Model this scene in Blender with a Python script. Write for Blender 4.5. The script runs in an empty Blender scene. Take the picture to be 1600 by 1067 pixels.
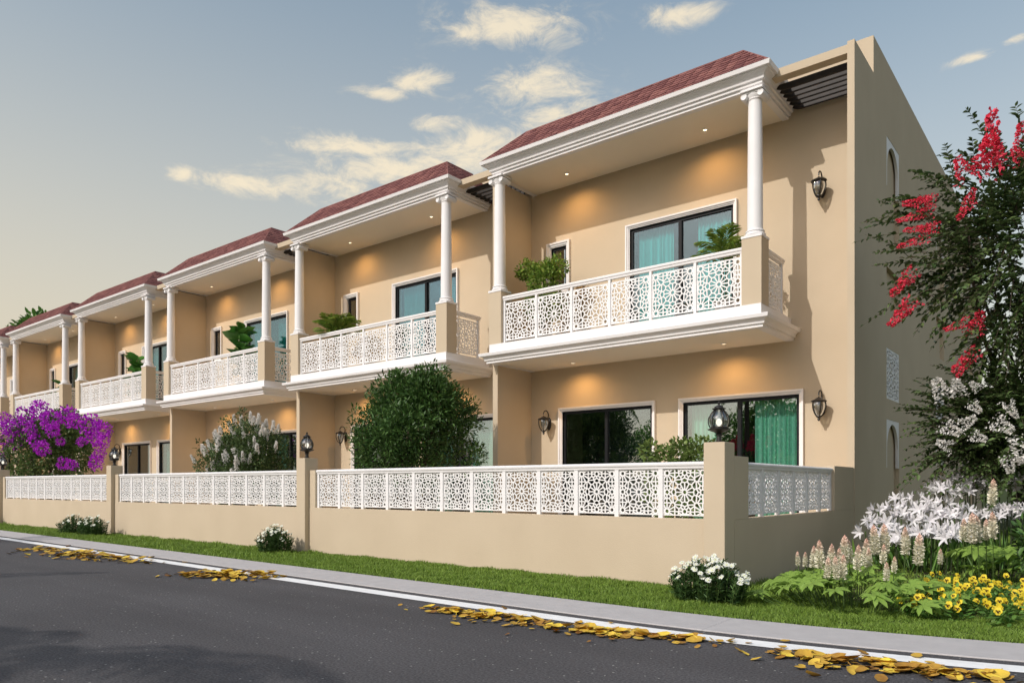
import bpy, math, random
import numpy as np
from mathutils import Vector, Matrix, Euler

random.seed(7)
RNG = np.random.default_rng(11)
R = math.radians
scene = bpy.context.scene
COL = scene.collection

# ------------------------------------------------------------------ camera
EYE = 1.1
cam_d = bpy.data.cameras.new('camera')
cam = bpy.data.objects.new('camera', cam_d); COL.objects.link(cam)
cam.location = (0, 0, EYE)
cam.rotation_euler = (R(90), 0, R(38.68))
cam_d.sensor_width = 36
cam_d.lens = 1161 / 1600 * 36
cam_d.shift_y = (759 - 533.5) / 1600
cam_d.clip_end = 3000
scene.camera = cam

# ------------------------------------------------------------------ world
SUN_DIR = Vector((0.24, 1.0, -0.74)).normalized()          # direction the light travels
SUN_EL = math.asin(-SUN_DIR.z)
w = bpy.data.worlds.new('World'); scene.world = w; w.use_nodes = True
nt = w.node_tree; nt.nodes.clear()
def wn(t, **k):
    n = nt.nodes.new(t)
    for a, b in k.items(): setattr(n, a, b)
    return n
def wl(a, b): nt.links.new(a, b)
def wmath(op, a, b=None, c=None, clamp=False):
    n = wn('ShaderNodeMath', operation=op, use_clamp=clamp)
    for i, v in enumerate((a, b, c)):
        if v is None: continue
        if isinstance(v, (int, float)): n.inputs[i].default_value = v
        else: wl(v, n.inputs[i])
    return n.outputs[0]
sky = wn('ShaderNodeTexSky', sky_type='NISHITA')
sky.sun_disc = False
sky.sun_elevation = SUN_EL
sky.sun_rotation = math.atan2(-SUN_DIR.x, -SUN_DIR.y)
sky.air_density = 1.0; sky.dust_density = 2.0; sky.ozone_density = 1.5
tc = wn('ShaderNodeTexCoord')
sep = wn('ShaderNodeSeparateXYZ'); wl(tc.outputs['Generated'], sep.inputs[0])
el = wmath('ARCSINE', sep.outputs[2])
az = wmath('ARCTAN2', sep.outputs[0], sep.outputs[1])
hs = wn('ShaderNodeHueSaturation'); hs.inputs['Saturation'].default_value = 0.98; hs.inputs['Value'].default_value = 0.82; hs.inputs['Hue'].default_value = 0.480
wl(sky.outputs[0], hs.inputs['Color'])
# dusty warm air: thick at the horizon and on the -X side, thinning upwards
elp = wmath('MAXIMUM', el, 0.0)
hq = wmath('MULTIPLY', elp, 1 / 0.46)
haze_a = wmath('POWER', 2.71828, wmath('MULTIPLY', wmath('MULTIPLY', hq, hq), -1.0))
glow = wmath('MULTIPLY_ADD', wmath('COSINE', wmath('ADD', az, R(90))), 0.62, 0.44)
haze = wmath('MULTIPLY', haze_a, wmath('MAXIMUM', glow, 0.80), clamp=True)
mixh = wn('ShaderNodeMixRGB'); wl(haze, mixh.inputs[0]); wl(hs.outputs[0], mixh.inputs[1])
mixh.inputs[2].default_value = (3.55, 3.12, 2.35, 1)
# clouds: soft banks given by direction (repeat every 90 degrees of azimuth), broken up by noise
SH, CH = 0.625, 0.7806
azm = wmath('SUBTRACT', wmath('MODULO', wmath('ADD', az, R(38.68 + 45 + 360)), R(90)), R(45))
banks = [(390, 290, 105, 17), (520, 294, 120, 24), (620, 268, 120, 34), (700, 245, 110, 40), (760, 225, 70, 34), (682, 194, 46, 17), (560, 232, 110, 20),
         (655, 124, 58, 20), (595, 146, 40, 11), (800, 40, 105, 34), (830, 142, 88, 38), (890, 185, 90, 34), (480, 228, 45, 14), (735, 45, 36, 18),
         (1062, 22, 52, 20), (281, 271, 24, 13), (1515, 92, 34, 9), (1590, 60, 24, 8)]
acc = None
for (px, py, hw, hh) in banks:
    u = (px - 800) / 1161.0
    a0 = math.atan(u); rr = math.sqrt(1 + u * u); e0 = math.atan((759 - py) / 1161.0 / rr)
    sa = hw / 1161.0 / (rr * rr); se = hh / 1161.0 / rr * math.cos(e0) ** 2
    da = wmath('MULTIPLY', wmath('SUBTRACT', azm, a0), 1 / sa)
    de = wmath('MULTIPLY', wmath('SUBTRACT', el, e0), 1 / se)
    q = wmath('ADD', wmath('MULTIPLY', da, da), wmath('MULTIPLY', de, de))
    g = wmath('POWER', 2.71828, wmath('MULTIPLY', q, -0.75))
    acc = g if acc is None else wmath('MAXIMUM', acc, g)
mp = wn('ShaderNodeMapping'); mp.inputs['Scale'].default_value = (1, 1, 2.2)
wl(tc.outputs['Generated'], mp.inputs[0])
nz = wn('ShaderNodeTexNoise'); nz.inputs['Scale'].default_value = 19; nz.inputs['Detail'].default_value = 10
nz.inputs['Roughness'].default_value = 0.68; nz.inputs['Distortion'].default_value = 0.5
wl(mp.outputs[0], nz.inputs['Vector'])
dens = wmath('ADD', wmath('MULTIPLY', acc, 0.85), wmath('MULTIPLY', wmath('SUBTRACT', nz.outputs[0], 0.5), 2.7))
mr = wn('ShaderNodeMapRange', interpolation_type='SMOOTHSTEP')
mr.inputs[1].default_value = 0.20; mr.inputs[2].default_value = 1.15
wl(dens, mr.inputs[0])
cov = wmath('MULTIPLY', mr.outputs[0], wmath('MULTIPLY', acc, 1.6, clamp=True), clamp=True)
cov = wmath('MULTIPLY', cov, 0.80)
mixc = wn('ShaderNodeMixRGB'); wl(cov, mixc.inputs[0]); wl(mixh.outputs[0], mixc.inputs[1])
mixc.inputs[2].default_value = (4.9, 4.2, 3.05, 1)
bg = wn('ShaderNodeBackground'); bg.inputs[1].default_value = 0.15
wl(mixc.outputs[0], bg.inputs[0])
wo = wn('ShaderNodeOutputWorld'); wl(bg.outputs[0], wo.inputs[0])

# ------------------------------------------------------------------ sun, exposure
sl = bpy.data.lights.new('sun', 'SUN'); so = bpy.data.objects.new('sun', sl); COL.objects.link(so)
sl.energy = 2.0; sl.angle = R(0.5); sl.color = (1.0, 0.95, 0.88)
so.rotation_euler = SUN_DIR.to_track_quat('-Z', 'Y').to_euler(); so.location = (-5, -20, 20)
scene.view_settings.view_transform = 'Standard'
scene.view_settings.look = 'None'
scene.view_settings.gamma = 1
scene.view_settings.exposure = 0.47
scene.view_settings.use_curve_mapping = False
scene.render.engine = 'CYCLES'
scene.cycles.use_denoising = True
scene.cycles.max_bounces = 7
scene.cycles.transparent_max_bounces = 12
scene.cycles.sample_clamp_indirect = 6.0
scene.cycles.caustics_reflective = False
scene.cycles.caustics_refractive = False

# ------------------------------------------------------------------ materials
M = {}
class NT:
    def __init__(s, name):
        s.m = bpy.data.materials.new(name); s.m.use_nodes = True
        s.t = s.m.node_tree; s.t.nodes.clear()
        s.o = s.n('ShaderNodeOutputMaterial')
    def n(s, t, **k):
        x = s.t.nodes.new(t)
        for a, b in k.items(): setattr(x, a, b)
        return x
    def l(s, a, b): s.t.links.new(a, b)
def rgba(c): return (c[0], c[1], c[2], 1)

def mat(name, c, rough=0.7, spec=0.3, c2=None, nscale=3.0, bump=0.0, bscale=60.0, rnd=None, metallic=0.0, detail=4, streak=0):
    """Principled with a second colour mixed in by noise, fine bump, and an optional random value shift per piece."""
    k = NT(name); p = k.n('ShaderNodeBsdfPrincipled')
    p.inputs['Roughness'].default_value = rough; p.inputs['Metallic'].default_value = metallic
    p.inputs['Specular IOR Level'].default_value = spec
    tcn = k.n('ShaderNodeTexCoord')
    col = None
    if c2 is not None:
        nz = k.n('ShaderNodeTexNoise'); nz.inputs['Scale'].default_value = nscale; nz.inputs['Detail'].default_value = detail
        k.l(tcn.outputs['Object'], nz.inputs['Vector'])
        cr = k.n('ShaderNodeMapRange'); cr.inputs[1].default_value = 0.32; cr.inputs[2].default_value = 0.68
        k.l(nz.outputs[0], cr.inputs[0])
        mx = k.n('ShaderNodeMixRGB'); k.l(cr.outputs[0], mx.inputs[0])
        mx.inputs[1].default_value = rgba(c); mx.inputs[2].default_value = rgba(c2)
        col = mx.outputs[0]
    if streak:
        mpn = k.n('ShaderNodeMapping'); mpn.inputs['Scale'].default_value = (1.6, 1.6, 0.3); k.l(tcn.outputs['Object'], mpn.inputs[0])
        ns = k.n('ShaderNodeTexNoise'); ns.inputs['Scale'].default_value = 1.6; ns.inputs['Detail'].default_value = 6; k.l(mpn.outputs[0], ns.inputs['Vector'])
        ms_ = k.n('ShaderNodeMapRange'); ms_.inputs[1].default_value = .35; ms_.inputs[2].default_value = .72; ms_.inputs[3].default_value = 1.0 + streak * .4; ms_.inputs[4].default_value = 1 - streak
        k.l(ns.outputs[0], ms_.inputs[0]); mv = k.n('ShaderNodeMixRGB', blend_type='MULTIPLY'); mv.inputs[0].default_value = 1; k.l(col, mv.inputs[1]); k.l(ms_.outputs[0], mv.inputs[2]); col = mv.outputs[0]
    if rnd:
        src, amt = rnd
        if src in ('island', 'value'): g = k.n('ShaderNodeNewGeometry'); ro = g.outputs['Random Per Island']
        else: g = k.n('ShaderNodeObjectInfo'); ro = g.outputs['Random']
        h = k.n('ShaderNodeHueSaturation')
        mrv = k.n('ShaderNodeMapRange'); mrv.inputs[3].default_value = 1 - amt; mrv.inputs[4].default_value = 1 + amt
        k.l(ro, mrv.inputs[0]); k.l(mrv.outputs[0], h.inputs['Value'])
        mrh = k.n('ShaderNodeMath', operation='MULTIPLY_ADD'); mrh.inputs[1].default_value = 0.012 if src == 'value' else 0.04; mrh.inputs[2].default_value = 0.494 if src == 'value' else 0.48
        k.l(ro, mrh.inputs[0]); k.l(mrh.outputs[0], h.inputs['Hue'])
        if col is None: h.inputs['Color'].default_value = rgba(c)
        else: k.l(col, h.inputs['Color'])
        col = h.outputs[0]
    if col is None: p.inputs['Base Color'].default_value = rgba(c)
    else: k.l(col, p.inputs['Base Color'])
    if bump:
        nb = k.n('ShaderNodeTexNoise'); nb.inputs['Scale'].default_value = bscale; nb.inputs['Detail'].default_value = 3
        k.l(tcn.outputs['Object'], nb.inputs['Vector'])
        b = k.n('ShaderNodeBump'); b.inputs['Strength'].default_value = bump; b.inputs['Distance'].default_value = 0.01
        k.l(nb.outputs[0], b.inputs['Height']); k.l(b.outputs[0], p.inputs['Normal'])
    k.l(p.outputs[0], k.o.inputs[0]); M[name] = k.m; return k.m

def leafmat(name, c, c2, rnd=0.35, trans=0.3, rough=0.5, spec=0.35, tint=None):
    k = NT(name)
    g = k.n('ShaderNodeNewGeometry')
    mx = k.n('ShaderNodeMixRGB'); k.l(g.outputs['Random Per Island'], mx.inputs[0])
    mx.inputs[1].default_value = rgba(c); mx.inputs[2].default_value = rgba(c2)
    wn_ = k.n('ShaderNodeTexWhiteNoise'); wn_.noise_dimensions = '1D'
    k.l(g.outputs['Random Per Island'], wn_.inputs['W'])
    mr_ = k.n('ShaderNodeMapRange'); mr_.inputs[3].default_value = 1 - rnd; mr_.inputs[4].default_value = 1 + rnd
    k.l(wn_.outputs[0], mr_.inputs[0])
    h = k.n('ShaderNodeHueSaturation'); k.l(mx.outputs[0], h.inputs['Color']); k.l(mr_.outputs[0], h.inputs['Value'])
    p = k.n('ShaderNodeBsdfPrincipled'); p.inputs['Roughness'].default_value = rough; p.inputs['Specular IOR Level'].default_value = spec
    k.l(h.outputs[0], p.inputs['Base Color'])
    t = k.n('ShaderNodeBsdfTranslucent'); k.l(h.outputs[0], t.inputs[0])
    ms = k.n('ShaderNodeMixShader'); ms.inputs[0].default_value = trans
    k.l(p.outputs[0], ms.inputs[1]); k.l(t.outputs[0], ms.inputs[2]); k.l(ms.outputs[0], k.o.inputs[0])
    M[name] = k.m; return k.m

def glassmat(name, tint, refl, rough=0.0):
    k = NT(name)
    t = k.n('ShaderNodeBsdfTransparent'); t.inputs[0].default_value = rgba(tint)
    g = k.n('ShaderNodeBsdfGlossy'); g.inputs['Roughness'].default_value = rough; g.inputs[0].default_value = (0.9, 0.95, 1, 1)
    lw = k.n('ShaderNodeLayerWeight'); lw.inputs[0].default_value = 0.35
    mr_ = k.n('ShaderNodeMapRange'); mr_.inputs[3].default_value = refl; mr_.inputs[4].default_value = 0.85
    k.l(lw.outputs['Fresnel'], mr_.inputs[0])
    ms = k.n('ShaderNodeMixShader'); k.l(mr_.outputs[0], ms.inputs[0])
    k.l(t.outputs[0], ms.inputs[1]); k.l(g.outputs[0], ms.inputs[2]); k.l(ms.outputs[0], k.o.inputs[0])
    M[name] = k.m; return k.m

def emis(name, c, s):
    k = NT(name); e = k.n('ShaderNodeEmission'); e.inputs[0].default_value = rgba(c); e.inputs[1].default_value = s
    k.l(e.outputs[0], k.o.inputs[0]); M[name] = k.m; return k.m

mat('stucco', (0.565, 0.466, 0.342), 0.9, 0.15, c2=(0.535, 0.438, 0.318), nscale=1.3, bump=0.25, bscale=110, detail=7, streak=0.014)
mat('ceiling', (0.86, 0.79, 0.67), 0.9, 0.15, c2=(0.83, 0.76, 0.64), nscale=0.8, bump=0.05, bscale=120)
mat('white', (0.81, 0.79, 0.79), 0.55, 0.3, c2=(0.76, 0.74, 0.735), nscale=1.5, bump=0.03, bscale=90, detail=3)
mat('jali', (0.82, 0.805, 0.80), 0.5, 0.3)
mat('frame', (0.008, 0.009, 0.011), 0.5, 0.2)
mat('iron', (0.018, 0.015, 0.013), 0.38, 0.5, bump=0.2, bscale=80)
mat('slat', (0.022, 0.016, 0.012), 0.55, 0.35, c2=(0.035, 0.026, 0.02), nscale=8)
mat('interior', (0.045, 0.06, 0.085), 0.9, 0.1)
mat('shingle', (0.245, 0.105, 0.095), 0.9, 0.15, c2=(0.185, 0.075, 0.070), nscale=6, rnd=('value', 0.28), bump=0.4, bscale=160)
mat('roof_under', (0.11, 0.035, 0.03), 0.9, 0.1)
mat('curtain_up', (0.11, 0.56, 0.50), 0.85, 0.1)
mat('curtain_low', (0.40, 0.82, 0.64), 0.85, 0.1)
mat('paving', (0.62, 0.56, 0.47), 0.9, 0.1, c2=(0.56, 0.50, 0.42), nscale=2)
mat('footpath', (0.48, 0.455, 0.45), 0.9, 0.15, c2=(0.44, 0.415, 0.41), nscale=7, bump=0.25, bscale=180, detail=8)
mat('paint', (0.90, 0.89, 0.88), 0.7, 0.2, c2=(0.80, 0.79, 0.78), nscale=9, bump=0.2, bscale=200, detail=8)
mat('soil', (0.055, 0.04, 0.028), 0.95, 0.1, c2=(0.035, 0.03, 0.02), nscale=9, bump=0.6, bscale=40)
mat('lawn_soil', (0.045, 0.06, 0.018), 0.95, 0.1, c2=(0.03, 0.045, 0.012), nscale=12, bump=0.6, bscale=60)
mat('bark', (0.10, 0.075, 0.055), 0.9, 0.15, c2=(0.06, 0.045, 0.035), nscale=14, bump=0.6, bscale=40)
mat('stem', (0.075, 0.13, 0.03), 0.6, 0.3, c2=(0.05, 0.085, 0.02), nscale=10)
mat('dark_stem', (0.035, 0.05, 0.018), 0.6, 0.3)
mat('pot', (0.42, 0.40, 0.38), 0.7, 0.3)
mat('fallen', (0.66, 0.43, 0.055), 0.65, 0.3, c2=(0.50, 0.30, 0.045), nscale=16, rnd=('object', 0.38), bump=0.3, bscale=60)
mat('litter', (0.58, 0.37, 0.055), 0.7, 0.2, c2=(0.30, 0.15, 0.035), nscale=6, rnd=('island', 0.45))
glassmat('glass', (0.88, 0.96, 0.95), 0.20)
glassmat('glass_up', (0.72, 0.93, 0.95), 0.07)
glassmat('lamp_glass', (0.62, 0.61, 0.58), 0.14)
mat('lamp_off', (0.55, 0.52, 0.46), 0.15, 0.6)
emis('lamp_bulb', (1.0, 0.93, 0.82), 1.6)
emis('downlight_glow', (1.0, 0.80, 0.50), 3.0)
leafmat('leaf_dark', (0.040, 0.098, 0.024), (0.090, 0.170, 0.040), 0.5, 0.26, rough=0.4)
leafmat('leaf_crape', (0.055, 0.105, 0.032), (0.130, 0.175, 0.060), 0.45, 0.26, rough=0.35, spec=0.5)
leafmat('leaf_white', (0.055, 0.100, 0.030), (0.105, 0.155, 0.048), 0.4, 0.22)
leafmat('leaf_mid', (0.075, 0.19, 0.035), (0.16, 0.28, 0.055), 0.4, 0.34)
leafmat('leaf_street', (0.12, 0.26, 0.05), (0.22, 0.36, 0.08), 0.4, 0.5)
leafmat('leaf_light', (0.12, 0.20, 0.045), (0.20, 0.27, 0.08), 0.35, 0.32)
leafmat('leaf_palm', (0.13, 0.26, 0.04), (0.28, 0.36, 0.07), 0.35, 0.3)
leafmat('leaf_fig', (0.05, 0.17, 0.03), (0.10, 0.25, 0.05), 0.3, 0.2, rough=0.3, spec=0.5)
leafmat('leaf_foam', (0.25, 0.42, 0.07), (0.34, 0.50, 0.10), 0.2, 0.35)
leafmat('leaf_daisy', (0.045, 0.10, 0.03), (0.08, 0.15, 0.04), 0.35, 0.25)
leafmat('leaf_boug', (0.06, 0.12, 0.03), (0.13, 0.17, 0.05), 0.4, 0.3)
leafmat('leaf_dry', (0.32, 0.18, 0.06), (0.42, 0.26, 0.10), 0.3, 0.3)
leafmat('grass', (0.140, 0.240, 0.030), (0.240, 0.345, 0.058), 0.35, 0.3, rough=0.55)
leafmat('petal_red', (0.70, 0.030, 0.075), (0.84, 0.085, 0.14), 0.25, 0.25, rough=0.6)
leafmat('petal_white', (0.84, 0.81, 0.77), (0.88, 0.86, 0.83), 0.06, 0.3, rough=0.6)
leafmat('petal_lily', (0.74, 0.71, 0.74), (0.84, 0.82, 0.82), 0.12, 0.25, rough=0.55)
leafmat('petal_purple', (0.36, 0.010, 0.50), (0.58, 0.025, 0.64), 0.3, 0.3, rough=0.6)
leafmat('petal_yellow', (0.80, 0.60, 0.02), (0.86, 0.68, 0.05), 0.15, 0.25, rough=0.6)
leafmat('petal_daisy', (0.76, 0.78, 0.66), (0.84, 0.84, 0.76), 0.1, 0.25, rough=0.6)
mat('daisy_eye', (0.66, 0.68, 0.36), 0.8, 0.1)
mat('pansy_eye', (0.035, 0.010, 0.012), 0.8, 0.1)
def foam_mat():
    k = NT('petal_foam'); tcn = k.n('ShaderNodeTexCoord'); s = k.n('ShaderNodeSeparateXYZ'); k.l(tcn.outputs['Generated'], s.inputs[0])
    nz = k.n('ShaderNodeTexNoise'); nz.inputs['Scale'].default_value = 25; k.l(tcn.outputs['Object'], nz.inputs['Vector'])
    a = k.n('ShaderNodeMath', operation='MULTIPLY_ADD'); k.l(nz.outputs[0], a.inputs[0]); a.inputs[1].default_value = 0.5
    k.l(s.outputs[2], a.inputs[2])
    mr_ = k.n('ShaderNodeMapRange'); mr_.inputs[1].default_value = 0.85; mr_.inputs[2].default_value = 1.45; k.l(a.outputs[0], mr_.inputs[0])
    mx = k.n('ShaderNodeMixRGB'); k.l(mr_.outputs[0], mx.inputs[0]); mx.inputs[1].default_value = (0.82, 0.78, 0.64, 1); mx.inputs[2].default_value = (0.82, 0.36, 0.29, 1)
    p = k.n('ShaderNodeBsdfPrincipled'); p.inputs['Roughness'].default_value = 0.7; k.l(mx.outputs[0], p.inputs['Base Color']); k.l(p.outputs[0], k.o.inputs[0])
    M['petal_foam'] = k.m
foam_mat()
def asphalt():
    k = NT('asphalt'); tcn = k.n('ShaderNodeTexCoord')
    p = k.n('ShaderNodeBsdfPrincipled'); p.inputs['Roughness'].default_value = 0.82; p.inputs['Specular IOR Level'].default_value = 0.3
    n1 = k.n('ShaderNodeTexNoise'); n1.inputs['Scale'].default_value = 0.6; n1.inputs['Detail'].default_value = 6
    n2 = k.n('ShaderNodeTexNoise'); n2.inputs['Scale'].default_value = 62; n2.inputs['Detail'].default_value = 3; n2.inputs['Roughness'].default_value = 0.7
    v = k.n('ShaderNodeTexVoronoi'); v.inputs['Scale'].default_value = 22
    for x in (n1, n2, v): k.l(tcn.outputs['Object'], x.inputs['Vector'])
    mpt = k.n('ShaderNodeMapping'); mpt.inputs['Scale'].default_value = (0.06, 1.5, 1); k.l(tcn.outputs['Object'], mpt.inputs[0])
    n3 = k.n('ShaderNodeTexNoise'); n3.inputs['Scale'].default_value = 1.3; n3.inputs['Detail'].default_value = 4; k.l(mpt.outputs[0], n3.inputs['Vector'])
    av = k.n('ShaderNodeMath', operation='ADD'); k.l(n1.outputs[0], av.inputs[0]); k.l(n3.outputs[0], av.inputs[1])
    rr_ = k.n('ShaderNodeMapRange'); rr_.inputs[1].default_value = .72; rr_.inputs[2].default_value = 1.28; k.l(av.outputs[0], rr_.inputs[0])
    m1 = k.n('ShaderNodeMixRGB'); k.l(rr_.outputs[0], m1.inputs[0]); m1.inputs[1].default_value = (0.066, 0.062, 0.065, 1); m1.inputs[2].default_value = (0.092, 0.087, 0.091, 1)
    r2 = k.n('ShaderNodeMapRange'); r2.inputs[1].default_value = 0.35; r2.inputs[2].default_value = 0.70; r2.inputs[3].default_value = 0.45; r2.inputs[4].default_value = 1.55
    k.l(n2.outputs[0], r2.inputs[0])
    m2 = k.n('ShaderNodeMixRGB', blend_type='MULTIPLY'); m2.inputs[0].default_value = 1; k.l(m1.outputs[0], m2.inputs[1]); k.l(r2.outputs[0], m2.inputs[2])
    lt = k.n('ShaderNodeMath', operation='LESS_THAN'); k.l(v.outputs['Distance'], lt.inputs[0]); lt.inputs[1].default_value = 0.16
    sp = k.n('ShaderNodeSeparateColor'); k.l(v.outputs['Color'], sp.inputs[0])
    gt = k.n('ShaderNodeMath', operation='GREATER_THAN'); k.l(sp.outputs[0], gt.inputs[0]); gt.inputs[1].default_value = 0.82
    mm = k.n('ShaderNodeMath', operation='MULTIPLY'); k.l(lt.outputs[0], mm.inputs[0]); k.l(gt.outputs[0], mm.inputs[1])
    m3 = k.n('ShaderNodeMixRGB'); k.l(mm.outputs[0], m3.inputs[0]); k.l(m2.outputs[0], m3.inputs[1]); m3.inputs[2].default_value = (0.30, 0.29, 0.27, 1)
    k.l(m3.outputs[0], p.inputs['Base Color'])
    b = k.n('ShaderNodeBump'); b.inputs['Strength'].default_value = 0.5; b.inputs['Distance'].default_value = 0.006
    k.l(n2.outputs[0], b.inputs['Height']); k.l(b.outputs[0], p.inputs['Normal']); k.l(p.outputs[0], k.o.inputs[0]); M['asphalt'] = k.m
asphalt()

# ------------------------------------------------------------------ object helpers
def link(name, data, parent=None, loc=(0, 0, 0), rot=(0, 0, 0), scale=(1, 1, 1)):
    o = bpy.data.objects.new(name, data); COL.objects.link(o)
    o.parent = parent; o.location = loc; o.rotation_euler = rot; o.scale = scale
    return o
def thing(name, label, cat, loc=(0, 0, 0), rz=0, group=None, scale=(1, 1, 1)):
    o = link(name, None, None, loc, (0, 0, rz), scale); o.empty_display_size = 0.2
    tag(o, label, cat, group); return o
def tag(o, label=None, cat=None, group=None, kind=None):
    for a, b in (('label', label), ('category', cat), ('group', group), ('kind', kind)):
        if b: o[a] = b
    return o
def copy_tree(o, parent=None):
    c = o.copy(); COL.objects.link(c); c.parent = parent
    for ch in o.children: copy_tree(ch, c)
    return c

class MB:
    def __init__(s): s.v = []; s.f = []; s.mi = []
    def add(s, vs, fs, mi=0):
        b = len(s.v); s.v += [tuple(p) for p in vs]
        for f in fs: s.f.append(tuple(i + b for i in f)); s.mi.append(mi)
    def quad(s, a, b, c, d, mi=0): s.add([a, b, c, d], [(0, 1, 2, 3)], mi)
    def box(s, x0, x1, y0, y1, z0, z1, mi=0, bev=0.0):
        if bev <= 0:
            vs = [(x0, y0, z0), (x1, y0, z0), (x1, y1, z0), (x0, y1, z0), (x0, y0, z1), (x1, y0, z1), (x1, y1, z1), (x0, y1, z1)]
            s.add(vs, [(0, 3, 2, 1), (4, 5, 6, 7), (0, 1, 5, 4), (1, 2, 6, 5), (2, 3, 7, 6), (3, 0, 4, 7)], mi)
        else:                                        # chamfered upright and top edges
            b = bev
            ring = [(x0 + b, y0), (x1 - b, y0), (x1, y0 + b), (x1, y1 - b), (x1 - b, y1), (x0 + b, y1), (x0, y1 - b), (x0, y0 + b)]
            cx, cy = (x0 + x1) / 2, (y0 + y1) / 2
            def shr(p): return (p[0] + (b if p[0] < cx else -b), p[1] + (b if p[1] < cy else -b))
            vs = [(x, y, z0) for x, y in ring] + [(x, y, z1 - b) for x, y in ring] + [(*shr(p), z1) for p in ring]
            fs = [tuple(reversed(range(8))), tuple(range(16, 24))]
            for k in range(2):
                for i in range(8): j = (i + 1) % 8; fs.append((k * 8 + i, k * 8 + j, k * 8 + 8 + j, k * 8 + 8 + i))
            s.add(vs, fs, mi)
    def lathe(s, prof, n=20, c=(0, 0, 0), mi=0, cap=True):
        vs = []; fs = []
        for r, z in prof:
            for i in range(n):
                a = 2 * math.pi * i / n; vs.append((c[0] + r * math.cos(a), c[1] + r * math.sin(a), c[2] + z))
        for k in range(len(prof) - 1):
            for i in range(n):
                j = (i + 1) % n; fs.append((k * n + i, k * n + j, (k + 1) * n + j, (k + 1) * n + i))
        if cap:
            fs.append(tuple(reversed(range(n)))); fs.append(tuple((len(prof) - 1) * n + i for i in range(n)))
        s.add(vs, fs, mi)
    def tube(s, pts, rad, n=6, mi=0):
        pts = [Vector(p) for p in pts]
        if not isinstance(rad, (list, tuple)): rad = [rad] * len(pts)
        vs = []; fs = []; up = Vector((0.13, 0.31, 0.94))
        for i, p in enumerate(pts):
            d = (pts[min(i + 1, len(pts) - 1)] - pts[max(i - 1, 0)]).normalized()
            a = d.cross(up); a = a.normalized() if a.length > 1e-4 else Vector((1, 0, 0)); b = d.cross(a)
            for k in range(n):
                t = 2 * math.pi * k / n; vs.append(p + (a * math.cos(t) + b * math.sin(t)) * rad[i])
        for i in range(len(pts) - 1):
            for k in range(n):
                j = (k + 1) % n; fs.append((i * n + k, i * n + j, (i + 1) * n + j, (i + 1) * n + k))
        fs.append(tuple(range(n))); fs.append(tuple(reversed([(len(pts) - 1) * n + k for k in range(n)])))
        s.add(vs, fs, mi)
    def usweep(s, x0, x1, yf, yb, prof, mi=0):
        """moulding round three sides of a slab: profile points are (outward, z)"""
        vs = []; fs = []
        for o, z in prof: vs += [(x0 - o, yb, z), (x0 - o, yf - o, z), (x1 + o, yf - o, z), (x1 + o, yb, z)]
        for i in range(len(prof) - 1):
            for k in range(3): fs.append((i * 4 + k, i * 4 + k + 1, i * 4 + 5 + k, i * 4 + 4 + k))
        s.add(vs, fs, mi)
    def rectsweep(s, x0, x1, z0, z1, prof, mi=0):
        """picture-frame moulding in the xz plane: profile points are (outward, y)"""
        vs = []; fs = []; m = len(prof)
        for o, y in prof: vs += [(x0 - o, y, z0 - o), (x1 + o, y, z0 - o), (x1 + o, y, z1 + o), (x0 - o, y, z1 + o)]
        for i in range(m - 1):
            for k in range(4): j = (k + 1) % 4; fs.append((i * 4 + k, i * 4 + j, i * 4 + 4 + j, i * 4 + 4 + k))
        s.add(vs, fs, mi)
    def mesh(s, name, mats, smooth=False):
        me = bpy.data.meshes.new(name); me.from_pydata(s.v, [], s.f)
        for m in (mats if isinstance(mats, (list, tuple)) else [mats]): me.materials.append(M[m])
        if len(set(s.mi)) > 1: me.polygons.foreach_set('material_index', s.mi)
        if smooth:
            me.polygons.foreach_set('use_smooth', [True] * len(me.polygons))
            try: me.set_sharp_from_angle(angle=R(38))
            except Exception: pass
        me.update(); return me
    def build(s, name, mats, parent=None, loc=(0, 0, 0), rot=(0, 0, 0), smooth=False, off=None):
        if off is not None: s.v = [(p[0] - off[0], p[1] - off[1], p[2] - off[2]) for p in s.v]
        return link(name, s.mesh(name, mats, smooth), parent, loc, rot)

def mesh_np(name, V, F, mats, mi=None, smooth=False):
    V = np.asarray(V, dtype=np.float32); F = np.asarray(F, dtype=np.int32); n, k = F.shape
    me = bpy.data.meshes.new(name); me.vertices.add(len(V)); me.vertices.foreach_set('co', V.ravel())
    me.loops.add(n * k); me.loops.foreach_set('vertex_index', F.ravel())
    me.polygons.add(n); me.polygons.foreach_set('loop_start', np.arange(0, n * k, k, dtype=np.int32))
    me.polygons.foreach_set('loop_total', np.full(n, k, dtype=np.int32))
    for m in (mats if isinstance(mats, (list, tuple)) else [mats]): me.materials.append(M[m])
    if mi is not None: me.polygons.foreach_set('material_index', np.asarray(mi, dtype=np.int32))
    if smooth: me.polygons.foreach_set('use_smooth', np.ones(n, dtype=bool))
    me.update(calc_edges=True); return me
def unit(a): return a / np.maximum(np.linalg.norm(a, axis=-1, keepdims=True), 1e-9)

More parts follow.
